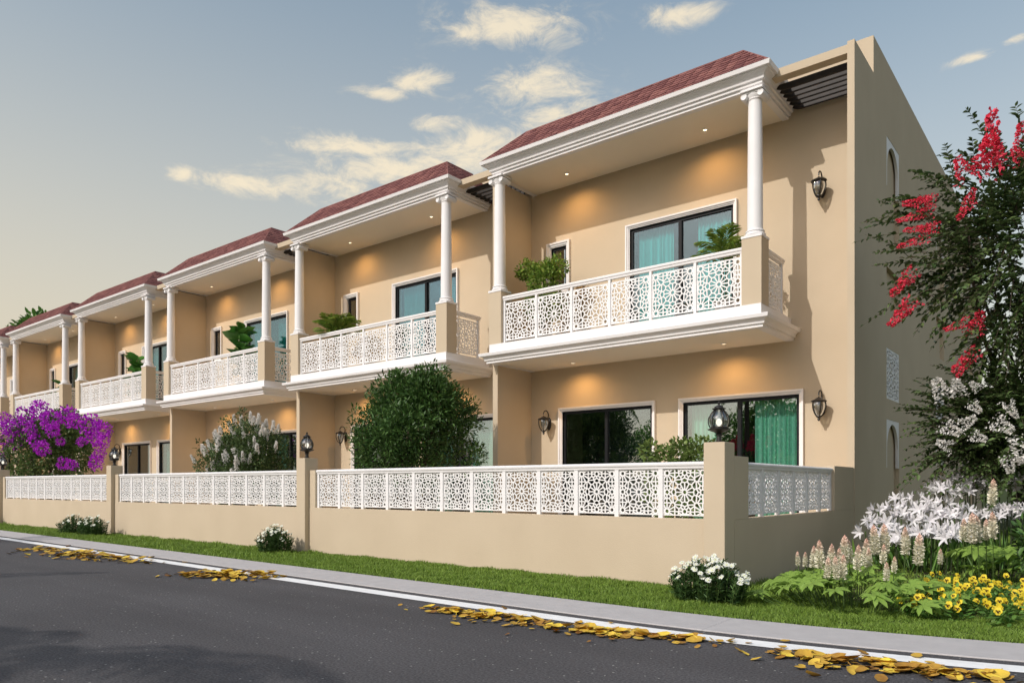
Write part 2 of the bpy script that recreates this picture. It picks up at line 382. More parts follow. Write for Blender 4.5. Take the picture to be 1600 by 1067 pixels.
def leaf_arrays(P, D, N, L, W, fold=0.22, droop=0.12):
    """pointed leaves of two folded quads: base P, axis D, up N"""
    n = len(P); D = unit(D); S = unit(np.cross(D, N)); U = np.cross(S, D)
    L = np.broadcast_to(np.asarray(L, float), (n,))[:, None]; W = np.broadcast_to(np.asarray(W, float), (n,))[:, None]
    def pt(t, s, u): return P + D * L * t + S * W * s + U * (W * u - L * droop * t * t)
    V = np.stack([pt(0, 0, 0), pt(.32, .5, fold), pt(.70, .38, fold * .8), pt(1, 0, 0), pt(.70, -.38, fold * .8), pt(.32, -.5, fold)], 1).reshape(-1, 3)
    b = (np.arange(n) * 6)[:, None]
    F = np.concatenate([b + np.array([[0, 1, 2, 3]]), b + np.array([[0, 3, 4, 5]])], 0)
    return V, F
def leaves(name, P, D, N, L, W, m, **k):
    V, F = leaf_arrays(np.asarray(P, float), np.asarray(D, float), np.asarray(N, float), L, W, **k); return mesh_np(name, V, F, m)
def rdir(n): return unit(RNG.normal(size=(n, 3)))

def blob_leaves(blobs, n, L, Wd, m, name, shell=0.55, up=0.35, hang=0.0):
    """leaves spread through lumpy crown volumes: blobs are (x, y, z, rx, ry, rz)"""
    vol = np.array([b[3] * b[4] * b[5] for b in blobs]) ** 0.7; cnt = np.maximum(1, (n * vol / vol.sum()).astype(int))
    Ps = []; Ds = []
    for b, c in zip(blobs, cnt):
        d = rdir(c); r = RNG.uniform(shell, 1.04, c) ** 0.7
        twig = rdir(c) * 0.10
        Ps.append(np.array(b[:3]) + (d * r[:, None] + twig) * np.array(b[3:6]))
        Ds.append(unit(d + rdir(c) * 0.9 + np.array([0, 0, up - hang])))
    P = np.concatenate(Ps); D = np.concatenate(Ds); k = len(P)
    N = unit(rdir(k) * 0.7 + np.array([0, 0, 1.0]))
    return leaves(name, P, D, N, L * RNG.uniform(.65, 1.25, k), Wd * RNG.uniform(.7, 1.2, k), m)

def limb_mb(base, tips, r0, bend=0.25, rnd=random):
    mb = MB(); base = Vector(base)
    for t in tips:
        t = Vector(t); pts = []; rad = []
        off = Vector((rnd.uniform(-1, 1), rnd.uniform(-1, 1), 0)) * bend * (t - base).length * 0.3
        for i in range(7):
            u = i / 6; pts.append(base.lerp(t, u) + off * math.sin(u * math.pi)); rad.append(r0 * (1 - 0.8 * u) + 0.004)
        mb.tube(pts, rad, 6)
    return mb

# ------------------------------------------------------------------ ground, road, path
def kerb_y(x):
    y = 5.295
    if x > -3: t = min(x + 3, 4.5); y += 0.048 * t * t + max(0, x - 1.5) * 0.43
    else: t = -3 - x; y += 0.03 * (math.sqrt(t * t + 1.2) - math.sqrt(1.2))
    return y
XS = [-140, -100, -75] + [-60 + i * 1.0 for i in range(50)] + [-10 + i * 0.25 for i in range(57)] + [6, 8, 12, 20, 40, 90]
def strip(fa, fb, za, zb=None):
    mb = MB(); zb = za if zb is None else zb
    for i in range(len(XS) - 1):
        a, b = XS[i], XS[i + 1]
        mb.quad((a, fa(a), za), (b, fa(b), za), (b, fb(b), zb), (a, fb(a), zb))
    return mb
def structure(o): o['kind'] = 'structure'; return o
g = MB(); g.quad((-900, -900, -0.09), (900, -900, -0.09), (900, 900, -0.09), (-900, 900, -0.09))
structure(g.build('ground', 'lawn_soil'))
rd = MB(); rd.quad((-140, -5.5, 0), (90, -5.5, 0), (90, 4.4, 0), (-140, 4.4, 0))
rd2 = strip(lambda x: 4.4, lambda x: kerb_y(x) + 0.01, 0.0); rd.add(rd2.v, rd2.f)
structure(rd.build('road', 'asphalt'))
wlb = strip(lambda x: kerb_y(x) - 0.330, lambda x: kerb_y(x) - 0.135, 0.004)
structure(wlb.build('road_marking', 'paint'))
fp = MB()
kx = [x for x in XS if -60 <= x <= 8]
def path_slab(x0, x1):
    """one cast bay of the footpath, with a chamfered kerb edge"""
    n = max(1, int((x1 - x0) / 0.5)); mb = MB(); pr = [(0.0, -0.05), (0.0, 0.004), (0.006, 0.009), (0.60, 0.014), (0.60, -0.05)]
    xs = [x0 + (x1 - x0) * i / n for i in range(n + 1)]
    vs = []; fs = []; m = len(pr)
    for x in xs:
        for o, z in pr: vs.append((x, kerb_y(x) + o, z))
    for i in range(n):
        for k in range(m - 1): fs.append((i * m + k, (i + 1) * m + k, (i + 1) * m + k + 1, i * m + k + 1))
    fs.append(tuple(range(m))); fs.append(tuple(reversed(range(n * m, n * m + m))))
    mb.add(vs, fs); return mb
fpath = structure(link('footpath', None)); fpath.empty_display_size = 0.2
x = -60.0
while x < 8:
    path_slab(x, x + 2.397).build('slab', 'footpath', fpath); x += 2.4
lw = strip(lambda x: kerb_y(x) + 0.602, lambda x: 7.72, 0.006, -0.03)
lw.quad((-3.16, 7.72, -0.03), (90, 7.72, -0.03), (90, 60, -0.03), (-3.16, 60, -0.03))
structure(lw.build('lawn_bed', 'lawn_soil'))
yd = MB(); yd.quad((-70, 7.74, 0.06), (-3.3, 7.74, 0.06), (-3.3, 15.5, 0.06), (-70, 15.5, 0.06))
structure(yd.build('courtyard_paving', 'paving'))

# grass blades
def grass_patch(x0, x1, dens, h, wd, ylo=None, yhi=None, keep=None):
    A = (x1 - x0) * 1.9 if ylo is None else (x1 - x0) * (yhi - ylo)
    n = int(A * dens); X = RNG.uniform(x0, x1, n)
    if ylo is None:
        y0 = np.array([kerb_y(a) for a in np.linspace(x0, x1, 200)]); K = np.interp(X, np.linspace(x0, x1, 200), y0) + 0.612
        Y = K + RNG.uniform(0, 1, n) ** 1.0 * (7.70 - K) + RNG.normal(0, .012, n)
    else: Y = RNG.uniform(ylo, yhi, n)
    if keep is not None:
        k = keep(X, Y); X = X[k]; Y = Y[k]; n = len(X)
    P = np.stack([X, Y, np.interp(Y, [5.9, 7.6], [0.004, -0.032])], 1)
    cl = 0.75 + 0.35 * np.sin(X * 7.3 + Y * 3.1) * np.sin(X * 2.9 - Y * 8.7)
    H = h * RNG.uniform(.5, 1.25, n) * cl; lean = RNG.normal(0, .45, (n, 2)) * H[:, None]
    a = RNG.uniform(0, math.pi, n); S = np.stack([np.cos(a), np.sin(a), np.zeros(n)], 1) * wd
    mid = P + np.stack([lean[:, 0] * .35, lean[:, 1] * .35, H * .6], 1); tip = P + np.stack([lean[:, 0], lean[:, 1], H], 1)
    V = np.stack([P - S, P + S, mid + S * .7, mid - S * .7, tip], 1).reshape(-1, 3); b = (np.arange(n) * 5)[:, None]
    return V, np.concatenate([b + np.array([[0, 1, 2]]), b + np.array([[0, 2, 3]]), b + np.array([[3, 2, 4]])], 0)
parts = [grass_patch(-60, -24, 350, .10, .010), grass_patch(-24, -10, 1500, .068, .007), grass_patch(-10, -4, 4200, .050, .0048),
         grass_patch(-4, 1.2, 8000, .046, .0034),
         grass_patch(-3.15, 3.0, 1900, .075, .005, 7.70, 10.5), grass_patch(-3.15, 6, 420, .09, .009, 10.5, 22)]
Vs = []; Fs = []; b = 0
for V, F in parts: Vs.append(V); Fs.append(F + b); b += len(V)
go = link('grass', mesh_np('grass', np.concatenate(Vs), np.concatenate(Fs), 'grass'))
tag(go, 'short green lawn grass growing along the boundary wall and garden', 'grass', kind='stuff')

# ------------------------------------------------------------------ lattice panel (pierced rosette screen)
def clip(poly, nx, ny, d):
    out = []; m = len(poly)
    for i in range(m):
        a, b = poly[i], poly[(i + 1) % m]; da = a[0] * nx + a[1] * ny - d; db = b[0] * nx + b[1] * ny - d
        if da <= 0: out.append(a)
        if (da < 0 < db) or (db < 0 < da):
            t = da / (da - db); out.append((a[0] + (b[0] - a[0]) * t, a[1] + (b[1] - a[1]) * t))
    return out
def lattice_holes():
    S = []; dots = []
    def put(x, y, tol=0.085):
        if abs(x) > 1.12 or abs(y) > 1.12: return
        if all((x - a) ** 2 + (y - b_) ** 2 > tol * tol for a, b_ in S): S.append((x, y))
    c = 0.82
    for x in (-c, 0, c):
        for y in (-c, 0, c): S.append((x, y)); dots.append((x, y))
    for k in range(12):
        a = R(15 + 30 * k); put(.30 * math.cos(a), .30 * math.sin(a), .02)
    for sx in (-1, 1):
        for sy in (-1, 1):
            for k in range(12):
                a = R(15 + 30 * k); put(sx * c + .29 * math.cos(a), sy * c + .29 * math.sin(a), .05)
    for (mx, my) in ((c, 0), (-c, 0), (0, c), (0, -c)):
        for k in range(8):
            a = R(22.5 + 45 * k); put(mx + .17 * math.cos(a), my + .17 * math.sin(a), .06)
    for k in range(12):
        a = R(30 * k); put(.545 * math.cos(a), .545 * math.sin(a), .09)
    for k in range(24):
        a = R(15 * k + 7.5); put(.60 * math.cos(a), .60 * math.sin(a), .115)
    for sx in (-1, 1):
        for sy in (-1, 1):
            for (a, b_) in ((.92, .38), (.74, .38), (.98, .22), (.60, .28)):
                put(sx * a, sy * b_, .10); put(sx * b_, sy * a, .10)
    holes = []; half = 0.0255
    for i, (x, y) in enumerate(S):
        if (x, y) in dots:
            r = .082; holes.append([(x + r * math.cos(2 * math.pi * k / 10), y + r * math.sin(2 * math.pi * k / 10)) for k in range(10)]); continue
        p = [(-.955, -.955), (.955, -.955), (.955, .955), (-.955, .955)]
        for j, (a, b_) in enumerate(S):
            if i == j: continue
            dx, dy = a - x, b_ - y; L = math.hypot(dx, dy)
            if L > 0.9: continue
            nx, ny = dx / L, dy / L
            off = L / 2 - half
            if (a, b_) in dots: off = max(L - .082 - 2 * half, 0.01)
            p = clip(p, nx, ny, x * nx + y * ny + off)
            if len(p) < 3: break
        if len(p) < 3: continue
        q = []
        for pt in p:
            if not q or (pt[0] - q[-1][0]) ** 2 + (pt[1] - q[-1][1]) ** 2 > 1e-4: q.append(pt)
        if len(q) > 2 and (q[0][0] - q[-1][0]) ** 2 + (q[0][1] - q[-1][1]) ** 2 < 1e-4: q.pop()
        A = abs(sum(q[k][0] * q[(k + 1) % len(q)][1] - q[(k + 1) % len(q)][0] * q[k][1] for k in range(len(q)))) / 2
        if len(q) >= 3 and A > 0.0012: holes.append(q)
    return holes
HOLES = lattice_holes()
def lattice_mesh(name, wd, ht, th):
    cu = bpy.data.curves.new('lattice_curve', 'CURVE'); cu.dimensions = '2D'; cu.fill_mode = 'BOTH'; cu.extrude = th / 2
    polys = [[(-1, -1), (1, -1), (1, 1), (-1, 1)]] + HOLES
    for p in polys:
        s = cu.splines.new('POLY'); s.points.add(len(p) - 1); s.use_cyclic_u = True
        for i, (x, y) in enumerate(p): s.points[i].co = (x * wd / 2, y * ht / 2, 0, 1)
    o = bpy.data.objects.new('tmp', cu); COL.objects.link(o)
    dg = bpy.context.evaluated_depsgraph_get(); me = bpy.data.meshes.new_from_object(o.evaluated_get(dg))
    bpy.data.objects.remove(o); bpy.data.curves.remove(cu)
    n = len(me.vertices); co = np.empty(n * 3, dtype=np.float32); me.vertices.foreach_get('co', co); co = co.reshape(-1, 3)
    co = np.stack([co[:, 0], -co[:, 2], co[:, 1]], 1); me.vertices.foreach_set('co', co.ravel())
    me.materials.clear(); me.materials.append(M['jali']); me.name = name
    me.polygons.foreach_set('use_smooth', np.zeros(len(me.polygons), dtype=bool)); me.update(); return me
PANEL_FENCE = lattice_mesh('fence_lattice', 0.522, 0.53, 0.016)
PANEL_BALC = lattice_mesh('balcony_lattice', 0.85, 0.82, 0.018)
PANEL_SIDE = lattice_mesh('side_lattice', 0.80, 0.82, 0.018)
PANEL_WALL = lattice_mesh('wall_lattice', 1.0, 0.92, 0.03)
def rail_mesh(x0, x1, z1, dp, hh, off=(0, 0, 0)):
    """moulded handrail running in x, centred on y = 0"""
    pr = [(-dp * .30, z1 - hh), (-dp * .34, z1 - hh * .62), (-dp * .46, z1 - hh * .55), (-dp * .5, z1 - hh * .28), (-dp * .42, z1 - hh * .12), (-dp * .2, z1), (dp * .2, z1), (dp * .42, z1 - hh * .12), (dp * .5, z1 - hh * .28), (dp * .46, z1 - hh * .55), (dp * .34, z1 - hh * .62), (dp * .30, z1 - hh)]
    n = len(pr); mb = MB(); vs = [(x0, y, z) for y, z in pr] + [(x1, y, z) for y, z in pr]
    fs = [(i, (i + 1) % n, n + (i + 1) % n, n + i) for i in range(n)] + [tuple(reversed(range(n))), tuple(range(n, 2 * n))]
    mb.add(vs, fs); return mb
def boxmesh(name, wx, wy, wz, m):
    mb = MB(); mb.box(-wx / 2, wx / 2, -wy / 2, wy / 2, 0, wz); return mb.mesh(name, m)

# ------------------------------------------------------------------ townhouses
OY = 12.8; YM = 14.05; PITCH = 7.38; X1 = -10.66
def wall_open(mb, x0, x1, z0, z1, ops, y0, y1, mi=0):
    xs = sorted({x0, x1, *[o[0] for o in ops], *[o[1] for o in ops]}); zs = sorted({z0, z1, *[o[2] for o in ops], *[o[3] for o in ops]})
    for i in range(len(xs) - 1):
        for k in range(len(zs) - 1):
            cx, cz = (xs[i] + xs[i + 1]) / 2, (zs[k] + zs[k + 1]) / 2
            if any(o[0] < cx < o[1] and o[2] < cz < o[3] for o in ops): continue
            a, b, c, d = xs[i], xs[i + 1], zs[k], zs[k + 1]
            mb.quad((a, y0, c), (b, y0, c), (b, y0, d), (a, y0, d), mi); mb.quad((b, y1, c), (a, y1, c), (a, y1, d), (b, y1, d), mi)
    for (a, b, c, d) in ops:
        mb.quad((a, y0, c), (a, y0, d), (a, y1, d), (a, y1, c), mi); mb.quad((b, y0, d), (b, y0, c), (b, y1, c), (b, y1, d), mi)
        mb.quad((a, y0, d), (b, y0, d), (b, y1, d), (a, y1, d), mi); mb.quad((a, y0, c), (a, y1, c), (b, y1, c), (b, y0, c), mi)
    mb.quad((x0, y0, z1), (x1, y0, z1), (x1, y1, z1), (x0, y1, z1), mi)
    for xx in (x0, x1): mb.quad((xx, y0, z0), (xx, y1, z0), (xx, y1, z1), (xx, y0, z1), mi)

def curtain_mesh(x0, x1, z0, z1, m, seed):
    rn = random.Random(seed); n = max(10, int((x1 - x0) / 0.012)); mb = MB(); pts = []; ph = 0
    for i in range(n + 1):
        x = x0 + (x1 - x0) * i / n; ph += 0.85 + 0.35 * math.sin(i * .37 + seed)
        pts.append((x, 0.032 * math.sin(ph) + rn.uniform(-.004, .004)))
    vs = [(x, y, z0) for x, y in pts] + [(x, y * .8, z1) for x, y in pts]
    mb.add(vs, [(i, i + 1, n + 2 + i, n + 1 + i) for i in range(n)]); return mb

def window(parent, name, x0, x1, z0, z1, glass, curt, n_pane=2, sill=True, tw=0.085, seed=1):
    """opening x0..x1, z0..z1 in the front wall: black frame, moulded white trim, panes, curtains"""
    y = YM - OY; f = MB(); fw = 0.06
    def bar(a, b, c, d): f.box(a, b, y + .035, y + .095, c, d)
    bar(x0, x0 + fw, z0, z1); bar(x1 - fw, x1, z0, z1); bar(x0 + fw, x1 - fw, z1 - fw, z1); bar(x0 + fw, x1 - fw, z0, z0 + fw)
    if n_pane == 2:
        c = (x0 + x1) / 2; f.box(c - .035, c + .035, y + .030, y + .10, z0 + fw, z1 - fw)
    o = f.build(name, 'frame', parent)
    t = MB(); z0t = z0 - 0.02 if sill else z0
    t.rectsweep(x0, x1, z0t, z1, [(0, y + .12), (0, y - .015), (.018, y - .022), (.022, y - .035), (tw * .55, y - .045), (tw * .6, y - .062), (tw, y - .066), (tw, y + .002)])
    t.build('trim', 'white', o)
    w_ = (x1 - x0 - 2 * fw) / n_pane
    for k in range(n_pane):
        p = MB(); a = x0 + fw + k * w_ + (0.02 if k else 0); b_ = x0 + fw + (k + 1) * w_ - (0.02 if k == 0 and n_pane > 1 else 0)
        yy = y + .055 + .018 * k; p.box(a - .01, b_ + .01, yy, yy + .008, z0 + fw - .01, z1 - fw + .01); p.build('pane', glass, o)
    for i, (a, b_, cm) in enumerate(curt):
        c_ = curtain_mesh(x0 + (x1 - x0) * a, x0 + (x1 - x0) * b_, z0 + .02, z1 + .05, cm, seed * 7 + i * 3 + 1)
        c_.build('curtain', cm, o, loc=(0, y + .24, 0), smooth=True)
    return o

def shingle_mesh(x0, x1, yf, yb, z0, b, a, rows=8):
    """hexagonal shingles on the three sloping sides of the roof, each a thin tab of its own"""
    rn = random.Random(5); mb = MB(); sl = math.hypot(a, b); eh = sl / rows; tw = 0.185; th = 0.012
    def face(org, ux, up, nrm, length_at, shift):
        for r in range(rows):
            s0 = r * eh; lo, hi = length_at(s0); x = lo - (tw / 2 if r % 2 else 0)
            while x < hi:
                a0, a1 = max(x, lo) + .004, min(x + tw, hi) - .004; x += tw
                if a1 - a0 < .03: continue
                top = min(s0 + eh * 1.45, sl); lift = rn.uniform(0.004, .012); q = (a1 - a0) * .24
                def P(u, v, h):
                    l_, h_ = length_at(v); return org + ux * min(max(u, l_), h_) + up * v + nrm * h
                h0 = th + lift; hb = 0.004
                loop = [(a0, top, hb), (a0, s0 + eh * .38, h0 * .75), (a0 + q, s0, h0), (a1 - q, s0, h0), (a1, s0 + eh * .38, h0 * .75), (a1, top, hb)]
                vs = [P(*p) for p in loop] + [P(u, v, h - th) for u, v, h in loop]
                mb.add(vs, [(0, 1, 2, 3, 4, 5), (1, 7, 8, 2), (2, 8, 9, 3), (3, 9, 10, 4), (0, 6, 7, 1), (4, 10, 11, 5)])
    n_f = Vector((0, -a, b)).normalized(); k = b / sl
    face(Vector((0, yf, z0)), Vector((1, 0, 0)), Vector((0, b, a)).normalized(), n_f, lambda s: (x0 + s * k, x1 - s * k), 0)
    face(Vector((x1, 0, z0)), Vector((0, 1, 0)), Vector((-b, 0, a)).normalized(), Vector((a, 0, b)).normalized(), lambda s: (yf + s * k, yb), 0)
    face(Vector((x0, 0, z0)), Vector((0, 1, 0)), Vector((b, 0, a)).normalized(), Vector((-a, 0, b)).normalized(), lambda s: (yf + s * k, yb), 0)
    return mb

COLUMN = {}
def column_meshes():
    z0, z1 = 5.36, 7.925; b = MB()
    b.box(-.185, .185, -.185, .185, 0, .045, bev=.006); b.lathe([(.165, .045), (.178, .06), (.178, .08), (.160, .095), (.150, .105), (.150, .115), (.162, .125), (.162, .14), (.142, .155), (.138, .16)], 24)
    COLUMN['base'] = b.mesh('column_base', 'white', True)
    s = MB(); prof = []; H = z1 - z0 - .16 - .17
    for i in range(13):
        t = i / 12; prof.append((.132 - .018 * t ** 1.6, .16 + H * t))
    s.lathe([(.138, .155)] + prof, 28); COLUMN['shaft'] = s.mesh('column_shaft', 'white', True)
    c = MB(); zb = .16 + H
    c.lathe([(.114, zb - .01), (.122, zb), (.130, zb + .012), (.122, zb + .024), (.116, zb + .03), (.150, zb + .08), (.150, zb + .10)], 24)
    for sx in (-1, 1):                                      # scrolls: spiral discs, axis along y
        cx_, cz_ = sx * .145, zb + .062; vs = []; fs = []; n = 22
        for yy, rr in ((-.150, .022), (-.156, .050), (-.142, .060), (.142, .060), (.156, .050), (.150, .022)):
            for i in range(n): t = 2 * math.pi * i / n; vs.append((cx_ + rr * math.cos(t), yy, cz_ + rr * math.sin(t)))
        for q in range(5):
            for i in range(n): j = (i + 1) % n; fs.append((q * n + i, q * n + j, (q + 1) * n + j, (q + 1) * n + i))
        fs.append(tuple(range(n))); fs.append(tuple(reversed(range(5 * n, 6 * n)))); c.add(vs, fs)
    c.box(-.165, .165, -.152, .152, zb + .098, zb + .125); c.box(-.195, .195, -.19, .19, zb + .128, zb + .17, bev=.008)
    COLUMN['capital'] = c.mesh('column_capital', 'white', True)
column_meshes()

SPOT = bpy.data.lights.new('downlight_lamp', 'SPOT'); SPOT.energy = 36; SPOT.color = (1.0, 0.55, 0.19)
SPOT.spot_size = R(160); SPOT.spot_blend = 0.9; SPOT.shadow_soft_size = 0.04

def house(label, loc_x, end=False):
    W = 7.38 if not end else 7.485
    H = thing('townhouse', label, 'house', (loc_x, OY, 0), group='townhouses in the terrace')
    ym = YM - OY
    up = (2.66, 4.96, 4.06, 6.60); sm = (0.59, 1.01, 5.62, 6.60); l1 = (0.90, 3.19, 0.30, 2.80); l2 = (3.90, 6.22, 0.10, 2.80)
    mb = MB(); xr = W - (0.14 if not end else 0.11)
    wall_open(mb, 0.0, xr if not end else W - .2005, 0.0, 8.948, [up, sm, l1, l2], ym, ym + .22)
    mb.build('front_wall', 'stucco', H)
    pw = MB(); pw.box(-.14, 0.0, 0.0, 4.2, 0.0, 7.92); pw.build('party_wall', 'stucco', H)
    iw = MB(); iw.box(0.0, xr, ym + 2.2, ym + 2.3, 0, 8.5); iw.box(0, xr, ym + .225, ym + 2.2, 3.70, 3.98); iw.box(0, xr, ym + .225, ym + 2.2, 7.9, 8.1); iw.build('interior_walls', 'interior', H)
    window(H, 'balcony_door', *up, 'glass_up', [(.03, .40, 'curtain_up'), (.63, .985, 'curtain_up')], sill=False, seed=2)
    window(H, 'small_window', *sm, 'glass', [], n_pane=1, tw=.11, seed=3)
    window(H, 'sliding_window', *l1, 'glass', [], seed=4)
    window(H, 'sliding_window', *l2, 'glass', [(.03, .30, 'curtain_low'), (.60, .985, 'curtain_low')], seed=5)
    # balcony
    sx0, sx1, yf = 0.01, 6.075, 12.50 - OY
    s = MB(); s.box(sx0 + .02, sx1 - .02, yf + .03, ym + .01, 3.80, 4.13); s.build('balcony_floor', 'ceiling', H)
    m = MB(); m.usweep(sx0, sx1, yf, ym - .002, [(-.10, 3.795), (.045, 3.795), (.045, 3.845), (.078, 3.850), (.086, 3.895), (.110, 3.922), (.125, 3.935), (.165, 3.940), (.178, 3.995), (.168, 4.004), (.02, 4.018), (.0, 4.022), (.0, 4.212), (-.22, 4.213), (-.22, 4.12)])
    m.build('balcony_moulding', 'white', H)
    for cx_ in (0.155, 5.9):
        p = MB(); p.box(cx_ - .175, cx_ + .175, yf + .015, yf + .365, 4.205, 5.36, bev=.004); p.build('pedestal', 'stucco', H)
        c = link('column', COLUMN['shaft'], H, (cx_, yf + .19, 5.36))
        link('base', COLUMN['base'], c); link('capital', COLUMN['capital'], c)
    # front railing between the pedestals
    ra, rb = 0.33, 5.725; ry = yf + .12; n = 6; stp = (rb - ra) / n
    rail = rail_mesh(ra, rb, 5.25, .12, .10).build('railing', 'white', H, loc=(0, ry, 0))
    POST = bpy.data.meshes.get('balcony_post') or boxmesh('balcony_post', .05, .06, .94, 'white')
    for i in range(n + 1): link('post', POST, rail, (ra + stp * i + (.03 if i == 0 else -.03 if i == n else 0), 0, 4.212))
    for i in range(n): link('lattice_panel', PANEL_BALC, rail, (ra + stp * (i + .5), 0, 4.27 + .41), (0, 0, 0), ((stp - .055) / .85, 1, 1))
    # side railing
    sr = rail_mesh(yf + .37, ym - .30, 5.25, .12, .10); sr.v = [(6.0 - y, x, z) for x, y, z in sr.v]
    sr = sr.build('side_railing', 'white', H)
    ya, yb_ = yf + .37, ym - .32
    link('post', POST, sr, (6.0, yb_ - .03, 4.212), (0, 0, R(90)))
    link('lattice_panel', PANEL_SIDE, sr, (6.0, (ya + yb_ - .05) / 2, 4.27 + .41), (0, 0, R(90)), ((yb_ - ya - .06) / .80, 1, 1))
    # roof over the balcony
    cx0, cx1, cyf = 0.07, 6.03, 12.60 - OY
    so_ = MB(); so_.box(cx0 + .02, cx1 - .02, cyf + .02, ym + .01, 7.945, 8.10); so_.build('roof_soffit', 'ceiling', H)
    co = MB(); co.usweep(cx0, cx1, cyf, ym - .002, [(-.12, 7.93), (.0, 7.93), (.0, 7.978), (.040, 7.983), (.044, 8.032), (.078, 8.037), (.088, 8.085), (.108, 8.115), (.140, 8.138), (.172, 8.150), (.178, 8.166), (.222, 8.170), (.24, 8.238), (.20, 8.241), (0.0, 8.244)])
    co.build('cornice', 'white', H)
    ex0, ex1, eyf, ez, bb, aa = cx0 - .215, cx1 + .215, cyf - .215, 8.235, .725, .73
    rf = MB(); rf.v = []; A = [(ex0, eyf), (ex1, eyf), (ex1, ym), (ex0, ym)]; B = [(ex0 + bb, eyf + bb), (ex1 - bb, eyf + bb), (ex1 - bb, ym), (ex0 + bb, ym)]
    rf.add([(x, y, ez) for x, y in A] + [(x, y, ez + aa) for x, y in B], [(0, 1, 5, 4), (1, 2, 6, 5), (3, 0, 4, 7), (4, 5, 6, 7), (2, 3, 7, 6)])
    ro = rf.build('roof', 'roof_under', H)
    sh = bpy.data.meshes.get('shingles') or shingle_mesh(ex0, ex1, eyf, ym, ez, bb, aa).mesh('shingles', 'shingle')
    tag(link('shingles', sh, ro), kind='stuff')
    # ridge caps over the two hips and the top edge
    cap = MB()
    for pa, pb in (((ex0, eyf, ez), (ex0 + bb, eyf + bb, ez + aa)), ((ex1, eyf, ez), (ex1 - bb, eyf + bb, ez + aa)), ((ex0 + bb, eyf + bb, ez + aa), (ex1 - bb, eyf + bb, ez + aa)), ((ex1 - bb, eyf + bb, ez + aa), (ex1 - bb, ym, ez + aa))):
        cap.tube([Vector(pa), Vector(pb)], .016, 6)
    cap.build('ridge_cap', 'shingle', ro)
    # beam and pergola slats between the roof and the next wall
    px0 = ex1 - .10; px1 = xr + (0.0 if not end else 0.0)
    bm = MB(); bm.box(px0, px1 + (.001 if end else -.01), .015, .215, 8.12, 8.255); bm.build('pergola_beam', 'stucco', H)
    for i in range(6):
        sm_ = MB(); yy = .33 + i * .168; z = 8.03
        pts = [(px0 - .04, z + .10), (px0 - .04, z + .06), (px0 + .06, z + .01), (px0 + .13, z + .0), (px1 - .01, z), (px1 - .01, z + .11), (px0 - .04, z + .11)]
        nn = len(pts); vs = [(x, yy, zz) for x, zz in pts] + [(x, yy + .035, zz) for x, zz in pts]
        sm_.add(vs, [tuple(range(nn)), tuple(reversed(range(nn, 2 * nn)))] + [(i_, nn + i_, nn + (i_ + 1) % nn, (i_ + 1) % nn) for i_ in range(nn)])
        sm_.build('pergola_slat', 'slat', H)
    # downlights set in the ceilings
    DR = bpy.data.meshes.get('downlight_ring'); DG = bpy.data.meshes.get('downlight_lens')
    if DR is None:
        a = MB(); a.lathe([(.055, 0), (.055, -.012), (.040, -.016), (.038, -.002), (.036, .0)], 18, cap=False); DR = a.mesh('downlight_ring', 'white', True)
        a = MB(); a.lathe([(.036, -.004), (.02, -.006), (.001, -.006)], 14, cap=False); DG = a.mesh('downlight_lens', 'downlight_glow', True)
    for (x, y, z) in ((1.41, 13.48, 7.945), (4.63, 13.47, 7.945), (1.53, 13.54, 3.80), (4.99, 13.50, 3.80)):
        d = link('downlight', DR, H, (x, y - OY, z - .001)); link('lens', DG, d)
        link('downlight_lamp', SPOT, d, (0, 0, -.03))
    if end:
        xe0, xe1 = W - .11, W
        ew = MB(); D = 28.4 - OY
        ops = []
        for yc in (15.03, 20.15, 25.27):
            y0 = yc - OY; ops += [(y0, y0 + 1.07, 5.62, 7.57), (y0, y0 + 1.07, 4.20, 5.16), (y0, y0 + 1.07, 2.72, 3.66), (y0, y0 + 1.07, 0.55, 2.34)]
        # outer skin in the yz plane, openings cut through, plus the low front leaf of the wall
        tmp = MB(); wall_open(tmp, ym, D, -.08, 8.95, ops, 0, .20)
        ew.v = [(xe1 - y, x, z) for x, y, z in tmp.v]; ew.f = list(tmp.f); ew.mi = list(tmp.mi)
        ew.box(xe0, xe1, -.002, ym - .001, 0, 8.30)
        ew.box(xe0 - .1, xe1 - .195, ym + .23, D - .05, 8.5, 8.56)
        E = ew.build('end_wall', 'stucco', H)
        for (a, b_, c, d_) in ops:
            nb = MB(); nb.box(xe1 - .13, xe1 - .085, a + .0005, b_ - .0005, c + .0005, d_ - .0005); nb.build('niche_back', 'stucco', E)
        for (a, b_, c, d_) in ops:
            if abs(c - 2.72) < .01: link('lattice_panel', PANEL_WALL, E, (xe1 - .02, (a + b_) / 2, (c + d_) / 2), (0, 0, R(90)), (1.07, 1, 1.02))
            if c > 5.5 or c < 1:
                ar = MB(); n = 18; rr = .47; yc = (a + b_) / 2; zs = d_ - .08 - rr; pts = []
                for i in range(n + 1):
                    t = math.pi * i / n; pts.append((yc - rr * math.cos(t), zs + rr * math.sin(t) * 1.0))
                for i in range(n):
                    (y0, z0), (y1, z1) = pts[i], pts[i + 1]
                    for xx in (xe1 - .005, xe1 - .055): ar.quad((xx, y0, z0), (xx, y1, z1), (xx, y1, d_ - .001), (xx, y0, d_ - .001))
                    ar.quad((xe1 - .005, y0, z0), (xe1 - .055, y0, z0), (xe1 - .055, y1, z1), (xe1 - .005, y1, z1))
                for yy0, yy1 in ((a + .002, yc - rr), (yc + rr, b_ - .002)): ar.box(xe1 - .055, xe1 - .005, yy0, yy1, zs - .35, d_ - .001)
                ar.build('arch_surround', 'white', E)
